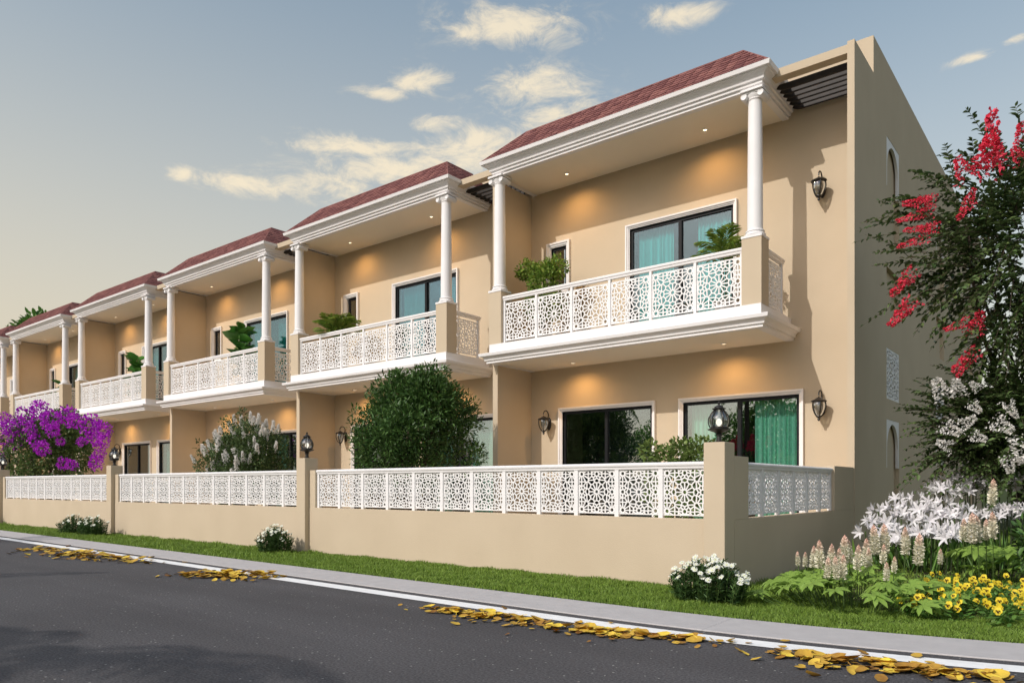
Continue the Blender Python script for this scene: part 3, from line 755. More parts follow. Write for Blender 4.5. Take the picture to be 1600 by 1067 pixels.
        bk = MB(); bk.box(0, xe1 - .2, D - .22, D - .02, 0, 8.7); bk.box(0, xe0 - .1, ym + .22, D - .22, 8.5, 8.58); bk.build('rear_wall', 'stucco', H)
    else:
        fr = MB(); fr.box(0, xr, ym + .22, 6.0, 8.5, 8.6); fr.build('flat_roof', 'ceiling', H)
    return H

house('nearest cream townhouse at the right end of the terrace with a tall blank side wall', X1, True)
h2 = house('second townhouse from the right, behind the round dark green tree', X1 - PITCH)
for i, lb in enumerate(('third townhouse from the right, with the white flowering shrub in its courtyard', 'fourth townhouse from the right, the one right of the purple bougainvillea',
                        'fifth townhouse from the right, mostly hidden behind the purple bougainvillea', 'farthest townhouse cut off by the left edge of the photo')):
    c = copy_tree(h2); c.location.x = X1 - PITCH * (i + 2); c['label'] = lb

# ------------------------------------------------------------------ boundary walls with lattice railings
FPOST = boxmesh('fence_post', .055, .05, .60, 'white')
FY = 7.60
def fence(label, xr, corner=False):
    """front wall between two piers: local x runs from -PITCH (left) to 0 (right face of its pier)"""
    T = thing('boundary_wall', label, 'garden wall', (xr, FY, 0), group='low walls with lattice screens along the front')
    pier_w = .24; x0, x1 = -PITCH, -pier_w
    p = MB(); p.box(x0 + .001, x1, .085, .255, -.08, .735, bev=.004); p.box(x0 + .001, x0 + .165, .088, .252, .736, 1.365, bev=.004); p.build('plinth', 'stucco', T)
    p = MB(); p.box(x1, 0, 0, .27, -.08, 1.572, bev=.005); p.build('pier', 'stucco', T)
    a, b_ = x0 + .165, x1; n = 12; st = (b_ - a) / n; ry = .15
    rail = rail_mesh(a, b_, 1.372, .10, .075).build('railing', 'white', T, loc=(0, ry, 0))
    for i in range(n + 1): link('post', FPOST, rail, (a + st * i + (.028 if i == 0 else -.028 if i == n else 0), 0, .735))
    for i in range(n): link('lattice_panel', PANEL_FENCE, rail, (a + st * (i + .5), 0, .765 + .265), (0, 0, 0), ((st - .052) / .522, 1, 1))
    if corner:
        s = MB(); s.box(-.17, 0.0, .272, 5.18, -.08, .728); s.build('plinth', 'stucco', T)
        s = MB(); s.box(-.168, -.002, .272, .68, .73, 1.43, bev=.003); s.build('stub_wall', 'stucco', T)
        s = MB(); s.box(-.168, -.002, 4.10, 5.18, .73, 1.40, bev=.003); s.build('stub_wall', 'stucco', T)
        rl = rail_mesh(.68, 4.10, 1.372, .10, .075); rl.v = [(-.07 - y, x, z) for x, y, z in rl.v]; rl = rl.build('side_railing', 'white', T)
        n = 6; st = (4.10 - .68) / n
        for i in range(n + 1): link('post', FPOST, rl, (-.07, .68 + st * i + (.028 if i == 0 else -.028 if i == n else 0), .735), (0, 0, R(90)))
        for i in range(n): link('lattice_panel', PANEL_FENCE, rl, (-.07, .68 + st * (i + .5), .765 + .265), (0, 0, R(90)), ((st - .052) / .522, 1, 1))
    return T
XR = -3.18
fence('nearest low cream wall with white lattice screen, turning the corner at the flower bed', XR, True)
f2 = fence('low cream wall with lattice screen in front of the white flowering shrub', XR - PITCH)
for i, lb in enumerate(('low cream wall with lattice screen in front of the purple bougainvillea', 'farthest low cream wall and pier at the left edge')):
    c = copy_tree(f2); c.location.x = XR - PITCH * (i + 2); c['label'] = lb

# ------------------------------------------------------------------ lanterns
def egg(t):   # lantern bowl outline, t 0 bottom .. 1 top
    return .045 + .085 * math.sin(math.pi * (t ** .72)) ** .9 if t < 1 else .045
def lantern_meshes():
    d = {}
    b = MB(); b.lathe([(.055, 0), (.055, .012), (.030, .02), (.026, .07), (.040, .078), (.040, .088), (.028, .095), (.045, .11), (.085, .125), (.118, .138), (.122, .148), (.100, .152), (.092, .16), (.092, .17), (.06, .175)], 20); d['base'] = b.mesh('lantern_base', 'iron', True)
    g = MB(); g.lathe([(.072 + .036 * math.sin(math.pi * min(1, (i / 10) * .9 + .12)) - .045 * (i / 10) ** 2.2, .172 + .20 * i / 10) for i in range(11)], 20, cap=False); d['glass'] = g.mesh('lantern_glass', 'lamp_glass', True)
    r = MB()
    for k in range(6):
        a = 2 * math.pi * k / 6 + .3; pts = []
        for i in range(11):
            t = i / 10; rr = .080 + .038 * math.sin(math.pi * min(1, t * .9 + .12)) - .048 * t ** 2.2; pts.append((rr * math.cos(a), rr * math.sin(a), .165 + .21 * t))
        r.tube(pts, .007, 5)
    d['ribs'] = r.mesh('lantern_ribs', 'iron', True)
    c = MB(); c.lathe([(.070, .362), (.073, .372), (.052, .378), (.046, .392), (.030, .402), (.012, .408), (.010, .418), (.016, .425), (.016, .435), (.006, .444), (.001, .455)], 18); d['cap'] = c.mesh('lantern_cap', 'iron', True)
    u = MB(); u.lathe([(.012, .17), (.014, .185), (.030, .205), (.033, .225), (.024, .25), (.006, .262), (.001, .264)], 14); d['bulb'] = u.mesh('lantern_bulb', 'lamp_bulb', True)
    return d
LM = lantern_meshes()
def pier_lantern(x, label):
    t = thing('pier_lantern', label, 'lantern', (x, FY + .13, 1.572), group='black lanterns on the wall piers')
    for k in ('base', 'glass', 'ribs', 'cap', 'bulb'): link({'base': 'base', 'glass': 'glass_bowl', 'ribs': 'cage', 'cap': 'cap', 'bulb': 'bulb'}[k], LM[k], t)
for i, lb in enumerate(('black iron lantern on the corner pier nearest the flower bed', 'black iron lantern on the pier right of the white flowering shrub', 'black iron lantern on the pier right of the purple bougainvillea', 'black iron lantern on the pier at the left edge')):
    pier_lantern(XR - PITCH * i - .12, lb)
def wall_lantern_meshes():
    d = {}
    p = MB()                                                  # oval back plate on the wall, y = 0 is the wall, towards -y is out
    vs = []; fs = []; n = 20
    for yy, k in ((0, 1.0), (-.014, 1.0), (-.026, .72), (-.03, .05)):
        for i in range(n): t = 2 * math.pi * i / n; vs.append((.05 * k * math.cos(t), yy, .02 + .115 * k * math.sin(t)))
    for q in range(3):
        for i in range(n): j = (i + 1) % n; fs.append((q * n + i, (q + 1) * n + i, (q + 1) * n + j, q * n + j))
    p.add(vs, fs); d['plate'] = p.mesh('wall_plate', 'iron', True)
    a = MB(); pts = []
    for i in range(15):
        t = i / 14; ang = R(-60 + 240 * t); pts.append((0, -.10 + .075 * math.cos(ang), .175 + .075 * math.sin(ang)))
    a.tube([(0, -.015, .06), (0, -.045, .085)] + pts, .010, 7); a.tube([(0, -.17, .16), (0, -.17, .13)], .009, 6); d['arm'] = a.mesh('wall_arm', 'iron', True)
    c = MB(); o = (0, -.17, 0); c.lathe([(.015, .145), (.03, .14), (.055, .122), (.095, .105), (.108, .095), (.104, .085), (.085, .078)], 20, o); d['cap'] = c.mesh('wall_cap', 'iron', True)
    g = MB(); g.lathe([(.078, .078), (.086, .05), (.086, .01), (.078, -.03), (.062, -.07), (.044, -.10), (.03, -.115)], 18, o, cap=False); d['glass'] = g.mesh('wall_glass', 'lamp_glass', True)
    r = MB()
    for k in range(5):
        an = 2 * math.pi * k / 5 + .2
        r.tube([(o[0] + rr * math.cos(an), o[1] + rr * math.sin(an), z) for rr, z in ((.088, .082), (.094, .05), (.094, .01), (.086, -.03), (.070, -.07), (.050, -.105), (.032, -.122))], .007, 5)
    d['ribs'] = r.mesh('wall_ribs', 'iron', True)
    f = MB(); f.lathe([(.036, -.11), (.04, -.122), (.03, -.135), (.014, -.145), (.02, -.158), (.02, -.17), (.006, -.182), (.001, -.19)], 14, o); d['finial'] = f.mesh('wall_finial', 'iron', True)
    u = MB(); u.lathe([(.014, .08), (.016, .06), (.034, .03), (.036, .0), (.024, -.03), (.001, -.045)], 14, o); d['bulb'] = u.mesh('wall_bulb', 'lamp_off', True)
    return d
WM = wall_lantern_meshes()
def wall_lantern(x, z, label):
    t = thing('wall_lantern', label, 'lantern', (x, YM, z), group='black lanterns on the house walls', scale=(1.28, 1.28, 1.28))
    for k, n in (('plate', 'back_plate'), ('arm', 'arm'), ('cap', 'cap'), ('glass', 'glass_bowl'), ('ribs', 'cage'), ('finial', 'finial'), ('bulb', 'bulb')): link(n, WM[k], t)
wall_lantern(-4.03, 6.44, 'black wall lantern high on the upper storey beside the end wall')
wall_lantern(-4.03, 2.50, 'black wall lantern at ground floor beside the end wall')
wall_lantern(X1 + .52, 2.52, 'black wall lantern left of the dark window of the nearest house')
wall_lantern(X1 + .52 - PITCH, 2.52, 'black wall lantern just left of the round dark green tree')
wall_lantern(X1 + .52 - PITCH * 3, 2.52, 'small far wall lantern right of the purple bougainvillea')

# ------------------------------------------------------------------ courtyard and balcony plants
def at(px, py, Y):
    """world point on the plane y = Y that lies in direction (px, py)"""
    u = (px - 800) / 1161.0; d = Y / (CH + SH * u); return Vector(((-SH + CH * u) * d, Y, EYE + (759 - py) / 1161.0 * d))
def lumps(c, r, n, seed, flat=1.0, k=.55):
    rn = random.Random(seed); out = [(c[0], c[1], c[2], r[0] * .78, r[1] * .78, r[2] * .78)]
    for i in range(n):
        a = rn.uniform(0, 6.28); e = math.asin(rn.uniform(-.75, 1)); s = rn.uniform(.30, .48)
        out.append((c[0] + r[0] * .66 * math.cos(a) * math.cos(e), c[1] + r[1] * .66 * math.sin(a) * math.cos(e), c[2] + r[2] * .68 * math.sin(e) * flat, r[0] * s, r[1] * s, r[2] * s))
    return out
def tree(name, label, cat, base, blobs, n, L, Wd, m, r0=.07, group=None, stems=6, **k):
    base = Vector(base); T = thing(name, label, cat, base, group=group)
    loc = [(b[0] - base.x, b[1] - base.y, b[2] - base.z, *b[3:]) for b in blobs]
    link('crown', blob_leaves(loc, n, L, Wd, m, name + '_crown', **k), T)
    tips = [(b[0], b[1], b[2]) for b in loc[:stems]]
    limb_mb((0, 0, -.02), tips, r0).build('trunk', 'bark', T, smooth=True)
    return T, loc

c = at(652, 655, 10.8)
bl = lumps((c.x, c.y, 2.10), (1.36, 1.2, 1.36), 26, 3)
rq = random.Random(9)
for i in range(46):
    a = rq.uniform(0, 6.28); e = math.asin(rq.uniform(-.8, 1)); k = rq.uniform(.92, 1.10); bl.append((c.x + 1.36 * k * math.cos(a) * math.cos(e), c.y + 1.2 * k * math.sin(a) * math.cos(e), 2.10 + 1.36 * k * math.sin(e), rq.uniform(.10, .22), rq.uniform(.10, .2), rq.uniform(.12, .25)))
T, _ = tree('round_tree', 'round dark green tree rising above the lattice screen in the second courtyard', 'tree', (c.x, c.y, .06), bl, 26000, .10, .036, 'leaf_dark', .08, shell=.4)

c = at(380, 700, 10.5)
bl = lumps((c.x, c.y, 1.62), (1.30, 1.0, 1.15), 22, 8)
for i in range(30):
    a = rq.uniform(0, 6.28); e = math.asin(rq.uniform(-.3, 1)); k = rq.uniform(.9, 1.12); bl.append((c.x + 1.3 * k * math.cos(a) * math.cos(e), c.y + k * math.sin(a) * math.cos(e), 1.62 + 1.15 * k * math.sin(e), .12, .12, rq.uniform(.12, .25)))
T, loc = tree('flowering_shrub', 'dark shrub with white flower spikes behind the third lattice wall', 'shrub', (c.x, c.y, .06), bl, 15000, .085, .036, 'leaf_white', .05)

def panicle(name, length, rad, n, size, m, seed):
    """a cone of small crumpled petals"""
    rg = np.random.default_rng(seed); t = rg.uniform(0, 1, n) ** .8; a = rg.uniform(0, 6.283, n)
    rr = rad * (1 - t * .82) * rg.uniform(.55, 1.05, n); P = np.stack([rr * np.cos(a), rr * np.sin(a), t * length], 1)
    D = unit(np.stack([np.cos(a), np.sin(a), np.full(n, .5)], 1) + rg.normal(0, .5, (n, 3))); N = unit(rg.normal(size=(n, 3)))
    V, F = leaf_arrays(P, D, N, size * rg.uniform(.7, 1.3, n), size * .9 * rg.uniform(.7, 1.2, n), fold=.35); return mesh_np(name, V, F, m)
def aim(o, d):
    o['kind'] = 'stuff' if o.name.startswith('flower_') else ''
    if not o['kind']: del o['kind']
    o.rotation_euler = Vector(d).to_track_quat('Z', 'Y').to_euler()
PW = [panicle('white_panicle', .30, .075, 130, .05, 'petal_white', s) for s in (1, 2, 3)]
rn = random.Random(4); cnt = 0
for i in range(220):
    b = rn.choice(loc[:23]); a = rn.uniform(0, 6.28); e = rn.uniform(.1, 1.4)
    d = Vector((math.cos(a) * math.cos(e), math.sin(a) * math.cos(e), math.sin(e)))
    if d.y > .35: continue
    p = Vector(b[:3]) + Vector((d.x * b[3], d.y * b[4], d.z * b[5]))
    o = link('flower_spike', rn.choice(PW), T, p, scale=(rn.uniform(.5, .75), rn.uniform(.5, .75), rn.uniform(.7, 1.0))); aim(o, d + Vector((0, -.1, 1.6)))
    cnt += 1
    if cnt > 80: break

c = at(78, 690, 10.0)
bl = lumps((c.x, c.y, 2.15), (2.0, 1.5, 1.55), 22, 5)
T, loc = tree('bougainvillea', 'large bougainvillea covered in bright purple flowers in the left courtyard', 'shrub', (c.x, c.y, .06), bl, 9000, .12, .07, 'leaf_boug', .08)
BG = []
for s in (1, 2, 3):
    rg = np.random.default_rng(s); n = 170; d = unit(rg.normal(size=(n, 3))); P = d * rg.uniform(.5, 1.0, (n, 1)) * np.array([.36, .36, .30])
    V, F = leaf_arrays(P, unit(d + rg.normal(0, .6, (n, 3))), unit(rg.normal(size=(n, 3))), .085 * rg.uniform(.7, 1.2, n), .075, fold=.3); BG.append(mesh_np('purple_cluster', V, F, 'petal_purple'))
for (px, py, s) in ((18, 668, 1.15), (40, 650, 1.1), (62, 640, 1.0), (25, 690, 1.0), (78, 655, 1.1), (84, 672, .8), (105, 648, 1.0), (115, 658, .8), (10, 685, 1), (57, 690, 1.0), (66, 700, .9), (140, 665, 1.1), (160, 672, .9), (150, 685, .9), (162, 690, .7), (98, 724, .7), (112, 726, .6), (150, 722, .8), (155, 708, .6), (30, 660, .9), (128, 690, .55), (0, 700, .9), (48, 672, .8), (95, 690, .5), (58, 634, .7), (8, 655, .9)):
    p = at(px, py, 10.0 - rn.uniform(.75, 1.25)) - T.location
    tag(link('flower_cluster', rn.choice(BG), T, p, (rn.uniform(0, 6), rn.uniform(0, 6), 0), (s * .82, s * .82, s * .82)), kind='stuff')

c = at(1060, 705, 11.0)
bl = [(c.x - .50, c.y, 1.66, .17, .2, .18), (c.x - .22, c.y, 1.48, .25, .25, .25), (c.x + .05, c.y, 1.56, .32, .3, .30), (c.x + .38, c.y, 1.56, .28, .3, .30), (c.x, c.y, 1.0, .6, .4, .5)]
tree('leafy_shrub', 'pale green leafy shrub just behind the nearest lattice wall', 'shrub', (c.x, c.y, .06), bl, 2200, .09, .055, 'leaf_light', .03, shell=.3)

# balcony plants (base on the balcony floor)
BZ = 4.13
def pot_mesh():
    p = MB(); p.lathe([(.12, 0), (.15, .02), (.18, .26), (.195, .30), (.195, .34), (.17, .34), (.165, .29)], 20); return p.mesh('plant_pot', 'pot', True)
POT = pot_mesh()
c = at(848, 425, 13.2)
T = thing('balcony_bush', 'bushy green potted plant at the left of the nearest balcony', 'potted plant', (c.x, 13.2, BZ))
link('pot', POT, T)
bl = [(.06, 0, 1.42, .40, .34, .38), (.02, 0, .95, .46, .38, .42), (-.42, -.02, 1.80, .24, .22, .20), (-.20, 0, 1.72, .24, .22, .20), (.36, .05, 1.72, .22, .22, .24), (.12, 0, 1.68, .26, .25, .22), (-.56, -.02, 1.72, .13, .14, .12)]
link('foliage', blob_leaves(bl, 3000, .085, .048, 'leaf_palm', 'balcony_bush_foliage', shell=.3), T)
limb_mb((0, 0, .28), [b[:3] for b in bl], .018).build('stem', 'bark', T, smooth=True)
c = at(905, 426, 13.15)
T = thing('dry_plant', 'small dried brown plant beside the small window', 'potted plant', (c.x, 13.2, BZ))
link('pot', POT, T, scale=(.7, .7, .9))
P = RNG.normal(0, .06, (60, 3)) + np.array([0, 0, .95]); D = unit(RNG.normal(0, .5, (60, 3)) + np.array([0, 0, 1.0]))
link('foliage', leaves('dry_foliage', P, D, unit(RNG.normal(size=(60, 3))), .26, .05, 'leaf_dry'), T)
limb_mb((0, 0, .25), [(-.03, 0, .95), (.04, .02, .95)], .012).build('stem', 'bark', T)

def frond_mesh(name, length, nl, ll, m, seed, rise=1.0, arch=1.0):
    """one arching palm frond of paired leaflets"""
    rg = np.random.default_rng(seed); t = np.linspace(.12, 1, nl)
    def ax(t): return np.stack([t * length * (1 - .12 * arch * t), np.zeros_like(t), length * (rise * .75 * t - arch * .62 * t ** 2.1)], 1)
    P = ax(t); Tn = unit(ax(t + .01) - P); Ps = []; Ds = []
    for s in (-1, 1):
        d = unit(Tn * .75 + np.array([0, s * .75, 0.0]) + np.array([0, 0, -.12]) + rg.normal(0, .07, (nl, 3))); Ps.append(P); Ds.append(d)
    P2 = np.concatenate(Ps); D2 = np.concatenate(Ds); L = ll * np.concatenate([np.sin(np.pi * (t * .8 + .18))] * 2)
    V, F = leaf_arrays(P2, D2, np.tile(np.array([[0, 0, 1.0]]), (len(P2), 1)), L, ll * .105, fold=.15, droop=.25)
    r = MB(); r.tube([tuple(p) for p in ax(np.linspace(0, 1, 9))], [.010 - .0008 * i for i in range(9)], 4)
    Vr = np.array([tuple(p) for p in r.v]); Fr = np.array([f for f in r.f if len(f) == 4]) + len(V)
    return mesh_np(name, np.concatenate([V, Vr]), np.concatenate([F, Fr]), m)
FR = [frond_mesh('areca_frond', .78, 15, .34, 'leaf_palm', s, .95 + .12 * s, .9) for s in (1, 2, 3)]
def areca(x, label, n=15, s=1.0, h=.75, y=13.15):
    T = thing('areca_palm', label, 'potted plant', (x, y, BZ), group='palms on the balconies'); link('pot', POT, T)
    r_ = random.Random(int(x * 10)); st = MB()
    for k in range(4): a = k * 1.6; st.tube([(.04 * math.cos(a), .04 * math.sin(a), .25), (.07 * math.cos(a), .07 * math.sin(a), h)], .012, 6)
    st.build('stem', 'stem', T)
    for k in range(n):
        o = link('frond', FR[k % 3], T, (0, 0, h - .12 * (k % 3)), (0, r_.uniform(-.75, .15), k * 2.399 + r_.uniform(-.2, .2)), (s * r_.uniform(.8, 1.05),) * 3)
c = at(1132, 400, 13.05); areca(c.x, 'palm with long narrow leaves beside the pedestal of the nearest balcony', 20, .85, 1.22, 13.05)
c = at(528, 512, 13.1); areca(c.x, 'feathery green palm on the second balcony from the right', 26, 1.05, 1.2, 13.1)
def fiddle(x, label, nl=40, h=2.15, y=13.2):
    T = thing('fiddle_fig', label, 'potted plant', (x, y, BZ), group='broad leaved plants on the balconies'); link('pot', POT, T)
    limb_mb((0, 0, .25), [(0, 0, h - .15), (.06, 0, h * .8)], .018).build('stem', 'bark', T)
    t = np.linspace(.35, 1, nl); a = np.arange(nl) * 2.399; P = np.stack([RNG.normal(0, .07, nl), RNG.normal(0, .07, nl), h * t - .2 + RNG.normal(0, .05, nl)], 1)
    D = unit(np.stack([np.cos(a), np.sin(a), RNG.uniform(-.1, 1.3, nl)], 1)); L = .52 * RNG.uniform(.75, 1.1, nl)
    link('leaves', leaves('fig_leaves', P, D, np.tile([[0, 0, 1.0]], (nl, 1)) + RNG.normal(0, .35, (nl, 3)), L, L * .80, 'leaf_fig', droop=.3), T)
c = at(378, 540, 13.2); fiddle(c.x, 'broad leaved green fig on the third balcony from the right')
c = at(214, 575, 13.2); fiddle(c.x, 'broad leaved green fig on the fourth balcony from the right', 34, 1.95)
c = at(97, 596, 13.2); fiddle(c.x, 'small broad leaved plant on the fifth balcony from the right', 16, 1.6)

# ------------------------------------------------------------------ daisies along the wall
def daisy_mesh(name, r, seed):
    rn = random.Random(seed); mb = MB(); n = 11
    for k in range(n):
        a = 2 * math.pi * k / n + rn.uniform(-.08, .08); c_, s_ = math.cos(a), math.sin(a); t = (-s_, c_); w_ = r * .20; z = rn.uniform(-.02, .25) * r
        mb.add([(c_ * r * .2 - t[0] * w_ * .4, s_ * r * .2 - t[1] * w_ * .4, 0), (c_ * r * .2 + t[0] * w_ * .4, s_ * r * .2 + t[1] * w_ * .4, 0), (c_ * r * .75 + t[0] * w_, s_ * r * .75 + t[1] * w_, z * .6), (c_ * r, s_ * r, z), (c_ * r * .75 - t[0] * w_, s_ * r * .75 - t[1] * w_, z * .6)], [(0, 1, 2, 3, 4)], 0)
    mb.lathe([(r * .26, 0), (r * .24, r * .10), (r * .14, r * .16), (.0005, r * .18)], 8, mi=1, cap=False)
    return mb.mesh(name, ['petal_daisy', 'daisy_eye'])
DS = [daisy_mesh('daisy_flower', .032, s) for s in (1, 2, 3)]
def daisy_bush(x, y, rx, ry, h, nf, label, ns=150, seed=1):
    T = thing('daisy_clump', label, 'flowers', (x, y, -.02), group='white daisies along the wall'); rn = random.Random(seed); tips = []
    mb = MB(); P = []; D = []
    for i in range(ns):
        a = rn.uniform(0, 6.28); q = math.sqrt(rn.random()); bx, by = q * rx * .8 * math.cos(a), q * ry * .8 * math.sin(a)
        k = 1 - .45 * q ** 2; hh = h * k * rn.uniform(.82, 1.05); tx, ty = bx * 1.22 + rn.uniform(-.03, .03), by * 1.22 + rn.uniform(-.03, .03)
        mb.tube([(bx, by, 0), ((bx + tx) / 2, (by + ty) / 2, hh * .55), (tx, ty, hh)], .0035, 3); tips.append((tx, ty, hh))
        for j in range(16):
            u = rn.uniform(.12, .93); P.append((bx + (tx - bx) * u, by + (ty - by) * u, hh * u)); b_ = rn.uniform(0, 6.28); D.append((math.cos(b_), math.sin(b_), rn.uniform(.3, 1.2)))
    mb.build('stems', 'stem', T)['kind'] = 'stuff'
    n = len(P); P = np.array(P); D = np.array(D)
    link('foliage', leaves('daisy_foliage', P, D, np.tile([[0, 0, 1.0]], (n, 1)) + RNG.normal(0, .3, (n, 3)), .065 * RNG.uniform(.6, 1.2, n), .014, 'leaf_daisy'), T)
    rn.shuffle(tips)
    for i in range(min(nf, len(tips))):
        t = tips[i]; o = link('flower', DS[i % 3], T, (t[0], t[1], t[2] + .008)); aim(o, (t[0] * .8 + rn.uniform(-.25, .25), t[1] * .8 - .35 + rn.uniform(-.2, .2), .55)); s = rn.uniform(.8, 1.15); o.scale = (s, s, s)
daisy_bush(-2.98, 6.72, .40, .34, .44, 80, 'nearest rounded clump of white daisies by the wall corner', 190, 1)
daisy_bush(-10.85, 7.22, .36, .28, .46, 40, 'clump of white daisies by the second wall pier', 130, 2)
daisy_bush(-18.75, 7.1, .45, .30, .46, 34, 'left one of two touching daisy clumps by the third pier', 120, 3)
daisy_bush(-17.75, 7.15, .42, .30, .46, 34, 'right one of two touching daisy clumps by the third pier', 120, 4)
daisy_bush(-25.5, 7.2, .45, .30, .48, 24, 'daisy clump at the left edge of the grass strip', 100, 5)

# ------------------------------------------------------------------ flower bed by the end wall
def palmate(name, r, seed):
    rn = random.Random(seed); mb = MB(); lob = 7; vs = [(0, 0, 0)]; fs = []
    for k in range(lob):
        a = R(-125 + 250 * k / (lob - 1)); L = r * (1 - .28 * abs(k - 3) / 3) * rn.uniform(.92, 1.06); da = R(20)
        def pol(rr, aa, z): return (rr * math.cos(aa), rr * math.sin(aa), z)
        b = len(vs); vs += [pol(L * .50, a - da, .03 * r), pol(L * .72, a - da * .62, .0), pol(L, a, -.14 * r), pol(L * .72, a + da * .62, .0), pol(L * .50, a + da, .03 * r), pol(L * .6, a, .06 * r - .05 * r)]
        fs += [(0, b, b + 5), (b, b + 1, b + 2, b + 5), (b + 5, b + 2, b + 3, b + 4), (0, b + 5, b + 4)]
    mb.add(vs, fs); return mb.mesh(name, 'leaf_foam')
PAL = [palmate('foam_leaf', .17, s) for s in (1, 2, 3)]
def spike_mesh(name, length, rad, n, seed):
    rg = np.random.default_rng(seed); t = (np.arange(n) + .5) / n; a = np.arange(n) * 2.399
    rr = rad * np.sin(np.pi * np.clip(t * .78 + .22, 0, 1)) ** .8 * np.where(t > .9, (1.02 - t) / .12, 1) + .002
    P = np.stack([rr * .35 * np.cos(a), rr * .35 * np.sin(a), t * length], 1); D = unit(np.stack([np.cos(a), np.sin(a), .5 + t], 1) + rg.normal(0, .2, (n, 3)))
    V, F = leaf_arrays(P, D, np.tile([[0, 0, 1.0]], (n, 1)) + rg.normal(0, .5, (n, 3)), rr * .85 + .004, rr * .55 + .003, fold=.4)
    return mesh_np(name, V, F, 'petal_foam')
SPK = [spike_mesh('foam_spike', .20, .031, 110, s) for s in (1, 2, 3)]
def foam(x, y, label, spikes, leafs, seed=1, z=-.025):
    T = thing('foamflower', label, 'flowers', (x, y, z), group='foamflowers in the bed'); rn = random.Random(seed)
    st = MB()
    for (px, py, Y, s) in spikes:
        p = at(px, py, Y) - T.location; o = link('flower_spike', SPK[rn.randrange(3)], T, p, (rn.uniform(-.06, .06), rn.uniform(-.06, .06), 0), (s, s, s))
        st.tube([(p.x * .9, p.y * .9, 0), (p.x, p.y, p.z + .02)], .0045, 4)
    for (lx, ly, lz, s) in leafs:
        o = link('leaf', PAL[rn.randrange(3)], T, (lx, ly, lz), (rn.uniform(.05, .6), rn.uniform(-.1, .45), math.atan2(ly - .1, lx) * .3 - 1.2 + rn.uniform(-1.2, 1.2)), (s, s, s))
        st.tube([(lx * .7, ly * .7, 0), (lx, ly, lz)], .004, 4)
    st.build('stems', 'stem', T)['kind'] = 'stuff'
rn = random.Random(12)
lf = []
for i in range(104):
    u = rn.uniform(-1, 1); v = rn.uniform(-1, 1)
    lf.append((u * .82 - .08, v * .55 + .12, .10 + .20 * (1 - u * u) * rn.uniform(.5, 1.1) + .06 * (v > 0), rn.uniform(.6, 1.0)))
sp = [(1247, 885, 7.5, .75), (1258, 886, 7.45, .75), (1270, 888, 7.4, 1.1), (1282, 890, 7.3, 1.4), (1298, 892, 7.15, 1.25), (1310, 893, 7.2, 1.1), (1318, 884, 7.35, 1.45), (1327, 882, 7.4, 1.2), (1292, 905, 6.95, 1.0), (1307, 906, 6.9, 1.05), (1317, 905, 6.95, 1.1), (1340, 892, 7.2, 1.2), (1354, 885, 7.6, 1.35), (1368, 868, 7.8, 1.5), (1383, 866, 7.9, 1.5), (1357, 890, 7.4, 1.0), (1380, 882, 7.5, .95), (1385, 908, 7.1, .85), (1415, 868, 7.8, 1.35), (1434, 884, 7.6, 1.5), (1469, 882, 7.9, .75), (1397, 895, 7.3, .75)]
foam(-1.75, 7.12, 'pink and white foamflower clump with lobed bright green leaves nearest the daisies', sp, lf, 3)
lf2 = [(rn.uniform(-.45, .6), rn.uniform(-.4, .4), rn.uniform(.18, .42), rn.uniform(.9, 1.4)) for i in range(34)]
c2 = at(1550, 880, 10.2)
foam(c2.x, 10.2, 'green leafy foamflower clump behind the yellow pansies', [(1518, 850, 9.3, 1.7), (1528, 848, 9.4, 1.5), (1552, 842, 9.6, 1.5), (1541, 845, 9.7, 1.2), (1505, 845, 9.8, 1.3), (1550, 790, 10.5, 1.6)], lf2, 4)

def lily_head(name, nf, seed):
    """an umbel of narrow six-petalled white flowers"""
    rg = np.random.default_rng(seed); Ps = []; Ds = []; Ns = []; Ls = []
    for f in range(nf):
        a = 2 * math.pi * f / nf + rg.uniform(-.25, .25); e = rg.uniform(.05, .75); ax = np.array([math.cos(a) * math.cos(e), math.sin(a) * math.cos(e), math.sin(e)])
        o = ax * .055; u = unit(np.cross(ax, np.array([.2, .1, 1.0]))); v = np.cross(ax, u)
        for k in range(6):
            b = k * math.pi / 3 + rg.uniform(-.15, .15); out = u * math.cos(b) + v * math.sin(b)
            Ps.append(o); Ds.append(unit(ax * .75 + out * .8)); Ns.append(unit(ax - out * .6)); Ls.append(.092 * rg.uniform(.85, 1.15))
    P, D, N, L = map(np.array, (Ps, Ds, Ns, Ls)); n = len(P); D = unit(D); S = unit(np.cross(D, N)); U = np.cross(S, D); L = L[:, None]; W = .027
    rows = [(0, .5, 0), (.45, 1.0, .02), (.8, .75, -.06), (1.0, .12, -.22)]; pts = []
    for t, w_, u_ in rows:
        c_ = P + D * L * t + U * L * u_; pts += [c_ - S * W * w_ * .5, c_ + S * W * w_ * .5]
    V = np.stack(pts, 1).reshape(-1, 3); b = (np.arange(n) * 8)[:, None]
    F = np.concatenate([b + np.array([[2 * i, 2 * i + 1, 2 * i + 3, 2 * i + 2]]) for i in range(3)], 0)
    return mesh_np(name, V, F, 'petal_lily')
LH = [lily_head('lily_head', n, s) for n, s in ((4, 1), (5, 2), (4, 3), (5, 4))]
